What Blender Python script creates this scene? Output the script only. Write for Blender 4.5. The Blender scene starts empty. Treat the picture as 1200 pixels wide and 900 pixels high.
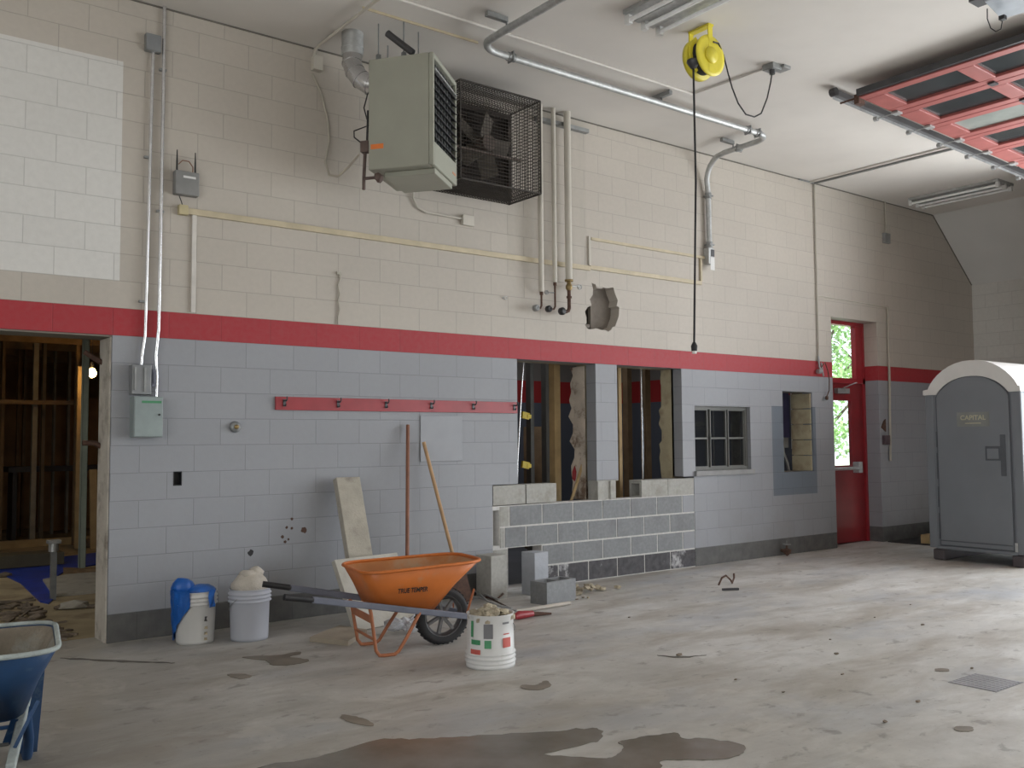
import bpy, bmesh, math, random
from mathutils import Vector, Matrix
from mathutils.geometry import tessellate_polygon
random.seed(7)
C = bpy.context.scene.collection
PI = math.pi
B, R8 = .4064, .2032          # concrete block length and course height
CEIL = 4.80
# ---------------------------------------------------------------- camera
FPX = 1096.06
YAW, PIT, ROL = 0.655176, 0.0601101, -0.0079551
EYE = (-2.04448, -7.21126, 1.44018)
def _axes():
    f = Vector((math.cos(PIT)*math.sin(YAW), math.cos(PIT)*math.cos(YAW), math.sin(PIT)))
    r = Vector((math.cos(YAW), -math.sin(YAW), 0)); u = r.cross(f)
    c, s = math.cos(ROL), math.sin(ROL)
    return c*r+s*u, -s*r+c*u, f
AR, AU, AF = _axes()
cd = bpy.data.cameras.new('camera'); cam = bpy.data.objects.new('camera', cd); C.objects.link(cam)
m = Matrix.Identity(4)
for i in range(3):
    m[i][0], m[i][1], m[i][2], m[i][3] = AR[i], AU[i], -AF[i], EYE[i]
cam.matrix_world = m
cd.sensor_fit = 'HORIZONTAL'; cd.sensor_width = 36; cd.lens = 36*FPX/1200; cd.clip_end = 300
bpy.context.scene.camera = cam
# survey of the photo: where a sight line meets a wall (Y), the floor/ceiling (Z) or a cross wall (X)
def sight(x, y, ax, v):
    d = AF*FPX + AR*(x-600) + AU*(450-y); t = (v-EYE[ax])/d[ax]
    return Vector(EYE) + d*t
def W(x, y, Y=0.0): return sight(x, y, 1, Y)
def G(x, y, Z=0.0): return sight(x, y, 2, Z)
def K(x, y, Z=CEIL): return sight(x, y, 2, Z)
# ---------------------------------------------------------------- materials
MATS = {}
class N:
    """tiny node helper"""
    def __init__(s, name):
        s.m = bpy.data.materials.new(name); s.m.use_nodes = True
        s.t = s.m.node_tree; s.n = s.t.nodes; s.b = s.n['Principled BSDF']
        s.tc = s.n.new('ShaderNodeTexCoord')
    def link(s, a, b): s.t.links.new(a, b)
    def math(s, op, a, b=None, c=None, clamp=False):
        n = s.n.new('ShaderNodeMath'); n.operation = op; n.use_clamp = clamp
        for i, v in enumerate((a, b, c)):
            if v is None: continue
            if isinstance(v, (int, float)): n.inputs[i].default_value = v
            else: s.link(v, n.inputs[i])
        return n.outputs[0]
    def mix(s, f, a, b, mode='MIX'):
        n = s.n.new('ShaderNodeMix'); n.data_type = 'RGBA'; n.blend_type = mode
        for i, v in ((0, f), (6, a), (7, b)):
            if isinstance(v, (int, float)): n.inputs[i].default_value = v
            elif isinstance(v, tuple): n.inputs[i].default_value = (*v[:3], 1)
            else: s.link(v, n.inputs[i])
        return n.outputs[2]
    def noise(s, vec, scale, detail=4, rough=.55, dist=0):
        n = s.n.new('ShaderNodeTexNoise'); n.inputs['Scale'].default_value = scale
        n.inputs['Detail'].default_value = detail; n.inputs['Roughness'].default_value = rough
        n.inputs['Distortion'].default_value = dist
        if vec is not None: s.link(vec, n.inputs['Vector'])
        return n.outputs['Fac']
    def ramp(s, f, a, b):
        n = s.n.new('ShaderNodeMapRange'); n.inputs[1].default_value = a; n.inputs[2].default_value = b
        s.link(f, n.inputs[0]); return n.outputs[0]
    def bump(s, h, strength=.3, dist=.01):
        n = s.n.new('ShaderNodeBump'); n.inputs['Strength'].default_value = strength
        n.inputs['Distance'].default_value = dist; s.link(h, n.inputs['Height']); s.link(n.outputs[0], s.b.inputs['Normal'])
    def scalevec(s, v, sc):
        n = s.n.new('ShaderNodeMapping'); n.inputs['Scale'].default_value = sc; s.link(v, n.inputs[0]); return n.outputs[0]
def mat(name, col, rough=.6, metal=0, var=.12, scale=6, bump=0, dirt=None, dscale=3, dth=(.5, .7), emit=None, alpha=None, trans=0):
    if name in MATS: return MATS[name]
    k = N(name); o = k.tc.outputs['Object']
    c = tuple(x*(1-var) for x in col); c2 = tuple(min(1, x*(1+var)) for x in col)
    f = k.noise(o, scale)
    f = k.ramp(f, .3, .7)
    out = k.mix(f, c, c2)
    if dirt:
        g = k.ramp(k.noise(o, dscale, 6, .65), *dth); out = k.mix(g, out, dirt)
    k.link(out, k.b.inputs['Base Color'])
    k.b.inputs['Roughness'].default_value = rough; k.b.inputs['Metallic'].default_value = metal
    if bump: k.bump(k.noise(o, scale*8, 5), bump, .01)
    if emit:
        k.b.inputs['Emission Color'].default_value = (*emit[0], 1); k.b.inputs['Emission Strength'].default_value = emit[1]
    if trans: k.b.inputs['Transmission Weight'].default_value = trans
    if alpha: k.b.inputs['Alpha'].default_value = alpha
    MATS[name] = k.m; return k.m
CREAM, RED, GREY, DARK = (.505, .462, .408), (.37, .020, .030), (.305, .316, .342), (.085, .085, .085)
def block_wall_mat(name, axis='X', patches=True, upper=CREAM, lower=GREY, stripe=RED):
    k = N(name); o = k.tc.outputs['Object']
    sp = k.n.new('ShaderNodeSeparateXYZ'); k.link(o, sp.inputs[0])
    X = sp.outputs[axis]; Y = sp.outputs['Y' if axis == 'X' else 'X']; Z = sp.outputs['Z']
    def rect(x0, x1, z0, z1):
        a = k.math('GREATER_THAN', X, x0); b = k.math('LESS_THAN', X, x1)
        c = k.math('GREATER_THAN', Z, z0); d = k.math('LESS_THAN', Z, z1)
        return k.math('MULTIPLY', k.math('MULTIPLY', a, b), k.math('MULTIPLY', c, d))
    up = k.math('GREATER_THAN', Z, 12*R8); st = k.math('GREATER_THAN', Z, 11*R8); lo = k.math('GREATER_THAN', Z, R8)
    big = k.ramp(k.noise(o, .55, 3), .3, .7)
    ucol = k.mix(big, tuple(x*.93 for x in upper), tuple(x*1.05 for x in upper))
    lcol = k.mix(big, tuple(x*.93 for x in lower), tuple(x*1.07 for x in lower))
    if patches:
        ucol = k.mix(rect(-9, -.16, 13*R8, 21.17*R8), ucol, (.67, .66, .635))
        # newer paint shows warmer and darker near the left end, chalky in the middle
        lcol = k.mix(rect(18.55*B, 20.78*B, 3.6*R8, 9.05*R8), lcol, (.15, .18, .22))
        # soot and drip stains under the guard and pipes
        stn = k.math('MULTIPLY', rect(3.45, 4.5, 3.1, 4.8), k.ramp(k.noise(k.scalevec(o, (6, 1, .7)), 1, 3), .35, .7))
        ucol = k.mix(k.math('MULTIPLY', stn, .25), ucol, (.30, .28, .23))
        grime = k.math('MULTIPLY', k.ramp(Z, 1.0, .2), k.ramp(k.noise(o, 1.7, 5), .45, .75))
        lcol = k.mix(k.math('MULTIPLY', grime, .45), lcol, (.20, .19, .17))
    c = k.mix(st, lcol, stripe); c = k.mix(up, c, ucol)
    dcol = k.mix(k.ramp(k.noise(o, 9, 5), .35, .7), DARK, (.13, .13, .125))
    c = k.mix(lo, dcol, c)
    # courses
    cm = k.n.new('ShaderNodeCombineXYZ'); k.link(k.math('ADD', X, B/2), cm.inputs[0]); k.link(Z, cm.inputs[1])
    br = k.n.new('ShaderNodeTexBrick'); br.inputs['Scale'].default_value = 1
    br.inputs['Brick Width'].default_value = B; br.inputs['Row Height'].default_value = R8
    br.inputs['Mortar Size'].default_value = .0045; br.inputs['Mortar Smooth'].default_value = .6
    br.inputs['Color1'].default_value = (1, 1, 1, 1); br.inputs['Color2'].default_value = (.96, .96, .96, 1)
    br.inputs['Mortar'].default_value = (.78, .78, .78, 1); k.link(cm.outputs[0], br.inputs['Vector'])
    c = k.mix(1.0, c, br.outputs['Color'], 'MULTIPLY')
    fn = k.ramp(k.noise(o, 22, 6), .25, .75); c = k.mix(k.math('MULTIPLY', fn, .12), c, (.2, .19, .18))
    # the cut faces of the openings: raw block, tan fill
    inner = k.math('MULTIPLY', k.math('GREATER_THAN', Y, .145), k.math('LESS_THAN', X, 8.6))
    tan = k.mix(k.ramp(k.noise(o, 6, 6), .35, .65), (.40, .35, .25), (.22, .18, .13))
    if axis == 'X': c = k.mix(inner, c, tan)
    k.link(c, k.b.inputs['Base Color']); k.b.inputs['Roughness'].default_value = .62
    h = k.math('SUBTRACT', k.math('MULTIPLY', k.noise(o, 60, 4), .25), br.outputs['Fac'])
    k.bump(h, .38, .005)
    return k.m
M = {}
M['wall'] = block_wall_mat('painted_block_wall')
M['wallx'] = block_wall_mat('painted_block_cross_wall', 'Y', False, upper=(.66, .64, .60), lower=(.34, .36, .40))  # upper paint lightened in place of light from the rear
M['cream'] = mat('cream_paint', (.53, .50, .44), .5, var=.06)
M['ceil'] = mat('white_ceiling', (.665, .635, .60), .8, var=.05, scale=1.2)
M['slope'] = mat('painted_soffit', (.60, .59, .57), .8, var=.04, scale=1)
M['galv'] = mat('galvanised_steel', (.46, .47, .47), .5, .6, var=.15, scale=20)
M['galvd'] = mat('dull_galvanised', (.30, .31, .31), .5, .6, var=.15, scale=12)
M['bright'] = mat('bright_conduit', (.75, .76, .78), .25, .9, var=.1, scale=20)
M['steel'] = mat('dark_steel', (.07, .07, .075), .45, .5)
M['black'] = mat('black_plastic', (.018, .018, .02), .5)
M['rubber'] = mat('black_rubber', (.022, .022, .024), .75)
M['grey'] = mat('grey_enamel', (.23, .24, .25), .45, .1)
M['panelg'] = mat('panel_grey_green', (.27, .32, .32), .45)
M['heater'] = mat('heater_enamel', (.33, .335, .28), .5, var=.05, scale=3, bump=.03)
M['white'] = mat('white_enamel', (.68, .68, .67), .4, var=.05)
M['rust'] = mat('rusty_iron', (.10, .055, .04), .8, .2, var=.35, scale=25, bump=.2)
M['brass'] = mat('brass_valve', (.30, .22, .10), .4, .7)
M['tan'] = mat('tan_raceway', (.50, .43, .30), .5)
M['yellow'] = mat('yellow_enamel', (.72, .62, .05), .4, var=.1)
M['redp'] = mat('red_paint', (.30, .022, .03), .4, var=.1, scale=9)
M['redd'] = mat('dark_red_door', (.20, .012, .016), .38, var=.12, scale=4)
M['pink'] = mat('faded_red_aluminium', (.38, .115, .105), .5, .05, var=.12, scale=6)
M['cmu'] = mat('raw_block', (.245, .255, .265), .9, var=.12, scale=30, bump=.3, dirt=(.20, .20, .21), dscale=4)
M['cmul'] = mat('pale_raw_block', (.40, .395, .37), .9, var=.1, scale=30, bump=.3, dirt=(.30, .29, .25), dscale=5)
M['cmud'] = mat('dark_raw_block', (.085, .083, .09), .9, var=.3, scale=16, bump=.3, dirt=(.45, .45, .46), dscale=3.2, dth=(.58, .66))
M['mortar'] = mat('white_mortar', (.60, .59, .57), .9, var=.1, scale=30, bump=.3)
M['conc'] = mat('old_concrete', (.42, .39, .33), .9, var=.12, scale=10, bump=.3, dirt=(.22, .20, .17), dscale=5, dth=(.52, .72))
M['alum'] = mat('window_aluminium', (.15, .15, .14), .5, .2)
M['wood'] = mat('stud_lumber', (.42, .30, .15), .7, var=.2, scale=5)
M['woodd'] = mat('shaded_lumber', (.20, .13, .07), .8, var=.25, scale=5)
M['handle'] = mat('ash_handle', (.42, .26, .13), .55, var=.15, scale=9)
M['handlered'] = mat('stained_handle', (.22, .09, .05), .55, var=.15, scale=9)
M['orange'] = mat('orange_tray', (.56, .155, .028), .45, .0, var=.10, scale=5, dirt=(.42, .24, .14), dscale=7, dth=(.58, .85))
M['gripw'] = mat('painted_handle', (.13, .14, .18), .55, var=.15)
M['blue'] = mat('blue_tray', (.013, .05, .13), .45, var=.2, scale=5, dirt=(.11, .17, .22), dscale=9, dth=(.6, .8))
M['crust'] = mat('dried_mortar', (.22, .19, .15), .95, var=.2, scale=10, bump=.5, dirt=(.30, .32, .30), dscale=4)
M['rimcrust'] = mat('rim_mortar', (.34, .38, .37), .9, var=.2, scale=14, bump=.4)
M['bucket'] = mat('white_plastic', (.63, .63, .62), .42, var=.05, scale=3, dirt=(.42, .40, .35), dscale=6, dth=(.6, .8))
M['bucketg'] = mat('grey_white_plastic', (.46, .48, .54), .42, var=.05, scale=3)
M['bluebag'] = mat('blue_plastic_bag', (.010, .11, .44), .35, var=.25, scale=9, bump=.3)
M['bag'] = mat('dusty_plastic_bag', (.52, .48, .42), .7, var=.15, scale=10, bump=.5)
M['rubble'] = mat('mortar_rubble', (.40, .35, .26), .95, var=.3, scale=9, bump=.5)
M['rubbled'] = mat('dark_rubble', (.20, .16, .12), .95, var=.35, scale=9, bump=.5)
M['green'] = mat('green_label', (.06, .26, .12), .5); M['redl'] = mat('red_label', (.50, .10, .08), .5)
M['greyl'] = mat('grey_label', (.16, .16, .17), .5); M['orangel'] = mat('orange_sticker', (.75, .20, .04), .5)
M['potty'] = mat('grey_polyethylene', (.165, .18, .20), .5, var=.06, scale=2, bump=.06)
M['pottyd'] = mat('dark_polyethylene', (.075, .083, .095), .5)
M['roofw'] = mat('white_polyethylene', (.62, .62, .60), .45, var=.04)
M['creamtext'] = mat('cream_lettering', (.42, .40, .28), .5); M['signp'] = mat('faded_decal', (.20, .21, .20), .5)
M['wire'] = mat('painted_cable', (.42, .39, .33), .6)
M['leaf'] = mat('leaves', (.26, .42, .16), .6, var=.5, scale=1.2)
M['trunk'] = mat('bark', (.09, .07, .05), .9)
M['grass'] = mat('grass_ground', (.62, .66, .52), .9, var=.2, scale=3)
M['tarp'] = mat('blue_tarpaulin', (.02, .06, .42), .4, var=.3, scale=4, bump=.4)
M['ply'] = mat('plywood_sheathing', (.24, .13, .055), .8, var=.3, scale=2)
M['intgrey'] = mat('grey_interior_wall', (.16, .17, .19), .8, var=.1, scale=2)
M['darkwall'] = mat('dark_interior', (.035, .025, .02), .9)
M['mesh'] = mat('dirty_wire', (.055, .048, .042), .7, .3)
M['soot'] = mat('sooty_louver', (.035, .026, .022), .8, .2, var=.35, scale=8)
M['bulb'] = mat('lamp_bulb', (1, .8, .4), .5, emit=((1, .62, .2), 25))
M['tube'] = mat('fluorescent_tube', (.85, .86, .86), .25)
M['yellowt'] = mat('yellow_tape', (.55, .42, .02), .5)
M['bluepanel'] = mat('navy_panel', (.035, .035, .085), .5)
M['adobe'] = mat('tan_block', (.42, .37, .25), .9, var=.1, scale=5, bump=.3, dirt=(.30, .24, .16), dscale=4)
def floor_mat():
    k = N('stained_concrete_floor'); o = k.tc.outputs['Object']
    sp = k.n.new('ShaderNodeSeparateXYZ'); k.link(o, sp.inputs[0]); X, Y = sp.outputs['X'], sp.outputs['Y']
    a = k.ramp(k.noise(o, .45, 5, .6, .6), .32, .68)
    c = k.mix(a, (.47, .455, .42), (.70, .695, .68))
    st = k.ramp(k.noise(k.scalevec(o, (.5, 1.7, 1)), 1.3, 6, .65, .4), .46, .66)
    c = k.mix(k.math('MULTIPLY', st, .62), c, (.29, .245, .185))
    blue = k.ramp(k.noise(k.scalevec(o, (.7, 1.5, 1)), .8, 5, .6), .52, .7)
    c = k.mix(k.math('MULTIPLY', blue, .75), c, (.42, .45, .50))
    near = k.ramp(k.math('ADD', X, k.math('MULTIPLY', k.noise(o, 1.1, 5), 3.0)), 4.6, .2)                       # browner toward the demolition end, with light falloff painted in as darkening
    c = k.mix(k.math('MULTIPLY', near, .58), c, (.235, .215, .175))
    sm = k.ramp(k.noise(k.scalevec(o, (.8, 1.2, 1)), 6.5, 5, .6, .4), .60, .67); c = k.mix(k.math('MULTIPLY', sm, .5), c, (.16, .145, .13))
    lg = k.ramp(k.noise(o, 2.1, 4, .6, .8), .55, .62); c = k.mix(k.math('MULTIPLY', lg, .28), c, (.62, .60, .55))
    mid = k.ramp(k.noise(k.scalevec(o, (1, 1.8, 1)), 3.2, 6, .7, .5), .35, .68); c = k.mix(k.math('MULTIPLY', mid, .30), c, (.20, .18, .155))
    sp2 = k.ramp(k.noise(o, 30, 4, .7), .62, .70); c = k.mix(k.math('MULTIPLY', sp2, .5), c, (.12, .11, .10))
    k.link(c, k.b.inputs['Base Color'])
    r = k.math('ADD', k.math('MULTIPLY', a, .2), .42); k.link(r, k.b.inputs['Roughness'])
    k.bump(k.noise(o, 14, 6), .12, .01)
    return k.m
M['floor'] = floor_mat()
def wet_mat():
    k = N('wet_concrete'); o = k.tc.outputs['Object']
    c = k.mix(k.ramp(k.noise(o, 3, 5), .3, .7), (.11, .095, .07), (.20, .18, .15))
    k.link(c, k.b.inputs['Base Color']); k.b.inputs['Roughness'].default_value = .2
    return k.m
M['wet'] = wet_mat()
M['damp'] = mat('damp_stain', (.21, .18, .145), .5, var=.2, scale=5)
def glass_mat(name, col, mixf, rough=.03):
    k = N(name); t = k.n.new('ShaderNodeBsdfTransparent'); t.inputs[0].default_value = (*col, 1)
    g = k.n.new('ShaderNodeBsdfGlossy'); g.inputs['Roughness'].default_value = rough
    mx = k.n.new('ShaderNodeMixShader'); mx.inputs[0].default_value = mixf
    k.link(t.outputs[0], mx.inputs[1]); k.link(g.outputs[0], mx.inputs[2])
    k.link(mx.outputs[0], k.n['Material Output'].inputs[0]); return k.m
M['glass'] = glass_mat('clear_glass', (.93, .96, .95), .06)
M['glassd'] = glass_mat('dusty_glass', (.55, .57, .6), .10)
M['glassg'] = mat('smoked_door_glass', (.045, .052, .055), .15, var=.3, scale=2)
M['glassp'] = mat('milky_door_glass', (.30, .33, .31), .3)
# ---------------------------------------------------------------- mesh helpers
class MB:
    def __init__(s): s.v = []; s.f = []; s.sm = []
    def add(s, vs, fs, smooth=False):
        n = len(s.v); s.v += [Vector(p) for p in vs]
        for f in fs: s.f.append([i+n for i in f]); s.sm.append(smooth)
        return s
    def box(s, c, d, rot=None):
        x, y, z = (q/2 for q in d); c = Vector(c)
        vs = [Vector((i*x, j*y, k*z)) for k in (-1, 1) for i, j in ((-1, -1), (1, -1), (1, 1), (-1, 1))]
        if rot is not None: vs = [rot @ p for p in vs]
        return s.add([p+c for p in vs], [(3, 2, 1, 0), (4, 5, 6, 7), (0, 1, 5, 4), (1, 2, 6, 5), (2, 3, 7, 6), (3, 0, 4, 7)])
    def b2(s, a, b):
        a, b = Vector(a), Vector(b); return s.box((a+b)/2, [abs(q) for q in (b-a)])
    def beam(s, p, q, w, h, up=(0, 0, 1)):
        p, q = Vector(p), Vector(q); d = (q-p); L = d.length; d.normalize(); up = Vector(up)
        if abs(d.dot(up)) > .98: up = Vector((0, 1, 0))
        sd = d.cross(up).normalized(); u = sd.cross(d)
        rot = Matrix((sd, d, u)).transposed()
        return s.box((p+q)/2, (w, L, h), rot)
    def tube(s, pts, r, n=10, caps=True):
        pts = [Vector(p) for p in pts]; rs = r if isinstance(r, (list, tuple)) else [r]*len(pts)
        rings = []; up = None
        for i, p in enumerate(pts):
            d = ((pts[i+1]-p).normalized() if i < len(pts)-1 else Vector()) + ((p-pts[i-1]).normalized() if i else Vector())
            d.normalize()
            if up is None: up = Vector((0, 0, 1)) if abs(d.z) < .9 else Vector((1, 0, 0))
            sd = d.cross(up).normalized(); up = sd.cross(d).normalized()
            k = 1
            rings.append([p + (sd*math.cos(2*PI*j/n) + up*math.sin(2*PI*j/n))*rs[i]*k for j in range(n)])
        vs = [q for g in rings for q in g]; fs = []
        for i in range(len(pts)-1):
            for j in range(n):
                a, b = i*n+j, i*n+(j+1) % n; fs.append((a, b, b+n, a+n))
        s.add(vs, fs, True)
        if caps:
            s.add(rings[0], [tuple(range(n))[::-1]]); s.add(rings[-1], [tuple(range(n))])
        return s
    def cyl(s, p, q, r, n=20): return s.tube([p, q], r, n)
    def lathe(s, prof, c=(0, 0, 0), ax=(0, 0, 1), n=28):
        ax = Vector(ax).normalized(); u = ax.orthogonal().normalized(); w = ax.cross(u); c = Vector(c)
        vs = [c + ax*z + (u*math.cos(2*PI*j/n)+w*math.sin(2*PI*j/n))*r for r, z in prof for j in range(n)]
        fs = []
        for i in range(len(prof)-1):
            for j in range(n):
                a, b = i*n+j, i*n+(j+1) % n; fs.append((a, b, b+n, a+n))
        return s.add(vs, fs, True)
    def prism(s, poly, ax, a, b):
        """extrude a 2D polygon (list of (u,v)) along axis ax from a to b"""
        def P(u, v, w):
            return {0: (w, u, v), 1: (u, w, v), 2: (u, v, w)}[ax]
        n = len(poly); vs = [P(u, v, a) for u, v in poly]+[P(u, v, b) for u, v in poly]
        fs = [(i, (i+1) % n, (i+1) % n+n, i+n) for i in range(n)]
        tri = tessellate_polygon([[Vector((u, v, 0)) for u, v in poly]])
        fs += [tuple(t) for t in tri]+[tuple(x+n for x in t[::-1]) for t in tri]
        return s.add(vs, fs)
    def ico(s, c, r, jit=.25, sub=1, sc=(1, 1, 1), smooth=False):
        bm = bmesh.new(); bmesh.ops.create_icosphere(bm, subdivisions=sub, radius=1)
        vs = [Vector((v.co.x*sc[0], v.co.y*sc[1], v.co.z*sc[2]))*r*(1+random.uniform(-jit, jit)) + Vector(c) for v in bm.verts]
        fs = [tuple(v.index for v in f.verts) for f in bm.faces]; bm.free(); return s.add(vs, fs, smooth)
WM = {}       # world matrices of things and parts
def build(mb, name, mt, parent=None, origin=None, bevel=0, local=False, angle=True):
    """mesh coordinates are world ones unless local=True; origin = where the object stands"""
    if parent is not None: mw = WM[parent]; inv = Matrix.Identity(4) if local else mw.inverted(); obm = Matrix.Identity(4)
    else:
        if origin is None:
            xs = [p for p in mb.v]; origin = ((min(p.x for p in xs)+max(p.x for p in xs))/2, (min(p.y for p in xs)+max(p.y for p in xs))/2, min(p.z for p in xs))
        obm = Matrix.Translation(Vector(origin)); inv = obm.inverted(); mw = obm
    me = bpy.data.meshes.new(name); me.from_pydata([inv @ p for p in mb.v], [], mb.f)
    for p, sm in zip(me.polygons, mb.sm): p.use_smooth = sm
    bm = bmesh.new(); bm.from_mesh(me); bmesh.ops.recalc_face_normals(bm, faces=bm.faces); bm.to_mesh(me); bm.free()
    me.materials.append(mt); o = bpy.data.objects.new(name, me); C.objects.link(o)
    if parent is not None: o.parent = parent
    else: o.location = obm.translation
    WM[o] = mw
    if bevel:
        b = o.modifiers.new('bevel', 'BEVEL'); b.width = bevel; b.segments = 2; b.limit_method = 'ANGLE'
    return o
def tag(o, label=None, cat=None, group=None, kind=None):
    if label: o['label'] = label
    if cat: o['category'] = cat
    if group: o['group'] = group
    if kind: o['kind'] = kind
    return o
def thing(name, label, cat, loc=(0, 0, 0), rz=0, group=None, kind=None):
    o = bpy.data.objects.new(name, None); C.objects.link(o); o.location = loc; o.rotation_euler = (0, 0, rz)
    o.empty_display_size = .1
    WM[o] = Matrix.Translation(Vector(loc)) @ Matrix.Rotation(rz, 4, 'Z'); return tag(o, label, cat, group, kind)
def dup(root, loc, rz=None, label=None, group=None):
    r = root.copy(); C.objects.link(r); r.location = loc
    if rz is not None: r.rotation_euler = (0, 0, rz)
    if label: r['label'] = label
    if group: r['group'] = group
    for ch in list(root.children):
        c = ch.copy(); C.objects.link(c); c.parent = r
        for g in list(ch.children):
            d = g.copy(); C.objects.link(d); d.parent = c
    return r
def struct(mb, name, mt, **k): o = build(mb, name, mt, origin=(0, 0, 0), **k); o['kind'] = 'structure'; return o
def text_part(txt, name, mt, parent, M4, size, ext=.001, fit=None):
    cu = bpy.data.curves.new(name, 'FONT'); cu.body = txt; cu.size = size; cu.extrude = ext; cu.offset = size*.02
    cu.align_x = 'CENTER'; cu.align_y = 'CENTER'
    to = bpy.data.objects.new('tmp', cu); C.objects.link(to)
    bpy.context.view_layer.update()
    me = bpy.data.meshes.new_from_object(to.evaluated_get(bpy.context.evaluated_depsgraph_get()))
    C.objects.unlink(to); bpy.data.objects.remove(to)
    if fit:
        w = max(v.co.x for v in me.vertices)-min(v.co.x for v in me.vertices); me.transform(Matrix.Diagonal((fit/w, 1, 1, 1)))
    me.transform(WM[parent].inverted() @ M4); me.materials.clear(); me.materials.append(mt); me.name = name
    o = bpy.data.objects.new(name, me); C.objects.link(o); o.parent = parent; WM[o] = WM[parent]; return o
def blobpoly(pts, z, name, mt, **k):
    """flat irregular patch on the floor from a ring of points, edges roughened"""
    out = []
    n = len(pts)
    for i in range(n):
        a, b = Vector(pts[i][:2]), Vector(pts[(i+1) % n][:2])
        z0_, z3_ = Vector(pts[i-1][:2]), Vector(pts[(i+2) % n][:2])
        for t in range(6):
            u = t/6; p = .5*((2*a)+(b-z0_)*u+(2*z0_-5*a+4*b-z3_)*u*u+(3*a-z0_-3*b+z3_)*u**3); j = .028*min(1, (b-a).length*3)
            if t: p += Vector((random.uniform(-j, j), random.uniform(-j, j)))*.6
            out.append((p.x, p.y))
    mb = MB(); mb.prism(out, 2, z-.0015, z); return build(mb, name, mt, **k)
# ================================================================ THE SETTING
DOORWAY = (-3.4, -.50*B, 0, 11*R8)
OP1 = (8.76*B, 11.32*B, 4*R8, 11*R8); OP2 = (12.08*B, 14.56*B, 4*R8, 11*R8)
INF = (8*B, 15*B, 0, 5*R8)
WIN = (15.07*B, 17.52*B, 5.28*R8, 8.95*R8); NICHE = (19.1*B, 20.62*B, 5*R8, 9.98*R8); DOOR = (21.77*B, 24.45*B, 0, 15*R8)
HOLE = (10.9*B, 12.35*B, 12.6*R8, 15.35*R8); OUTH = (.256, .312, 1.12, 1.22)
holes = [DOORWAY, OP1, OP2, INF, WIN, NICHE, DOOR, HOLE, OUTH]
def wall_cells(mb, x0, x1, z0, z1, holes, y0, y1):
    xs = sorted({x0, x1, *[h[i] for h in holes for i in (0, 1) if x0 < h[i] < x1]})
    zs = sorted({z0, z1, *[h[i] for h in holes for i in (2, 3) if z0 < h[i] < z1]})
    def open_(i, j):
        if i < 0 or j < 0 or i >= len(xs)-1 or j >= len(zs)-1: return None
        cx, cz = (xs[i]+xs[i+1])/2, (zs[j]+zs[j+1])/2
        return any(h[0] < cx < h[1] and h[2] < cz < h[3] for h in holes)
    ym = .145 if y1 > .2 else None
    for i in range(len(xs)-1):
        for j in range(len(zs)-1):
            if open_(i, j): continue
            a, b, c, d = xs[i], xs[i+1], zs[j], zs[j+1]
            mb.add([(a, y0, c), (b, y0, c), (b, y0, d), (a, y0, d)], [(0, 1, 2, 3)])
            mb.add([(a, y1, c), (b, y1, c), (b, y1, d), (a, y1, d)], [(3, 2, 1, 0)])
            for (ni, nj, p, q) in ((i-1, j, (a, c), (a, d)), (i+1, j, (b, c), (b, d)), (i, j-1, (a, c), (b, c)), (i, j+1, (a, d), (b, d))):
                if open_(ni, nj) is not False:
                    mb.add([(p[0], y0, p[1]), (q[0], y0, q[1]), (q[0], y1, q[1]), (p[0], y1, p[1])], [(0, 1, 2, 3)])
w = MB(); wall_cells(w, -8, 12.69, 0, CEIL, holes, 0, .30)
# ragged hole knocked through the face
jag = [(700,385),(735,400),(745,430),(790,436),(800,425),(830,436),(890,425),(905,480),(930,540),(920,590),(942,600),(940,660),(935,690),(905,770),(885,775),(870,800),(845,815),(820,800),(780,800),(740,785),(700,795),(665,790),(640,755),(655,740),(655,690),(640,640),(665,600),(700,585),(685,530),(710,490),(712,440)]
jag = [W(600+x/7.5, 280+y/7.5) for x, y in jag]
outer = [Vector((HOLE[0], 0, HOLE[2])), Vector((HOLE[1], 0, HOLE[2])), Vector((HOLE[1], 0, HOLE[3])), Vector((HOLE[0], 0, HOLE[3]))]
allp = outer+jag
tri = tessellate_polygon([[Vector((p.x, p.z, 0)) for p in outer], [Vector((p.x, p.z, 0)) for p in jag]])
w.add(allp, [tuple(t) for t in tri])
nj = len(jag); vs = [p.copy() for p in jag]+[Vector((p.x, .17+random.uniform(-.02, .02), p.z)) for p in jag]
w.add(vs, [(i, (i+1) % nj, (i+1) % nj+nj, i+nj) for i in range(nj)])
struct(w, 'wall_left', M['wall'])
cv = MB(); cv.b2((4.66, .13, 2.5), (5.02, .17, 3.12)).b2((4.3, .27, 2.5), (5.02, .29, 3.2)).b2((4.3, .15, 2.5), (4.36, .29, 3.2)).b2((4.36, .10, 2.62), (4.62, .27, 2.66))
struct(cv, 'trim_1', mat('wall_cavity', (.20, .175, .15), .95, var=.25, scale=6, bump=.5))
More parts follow.
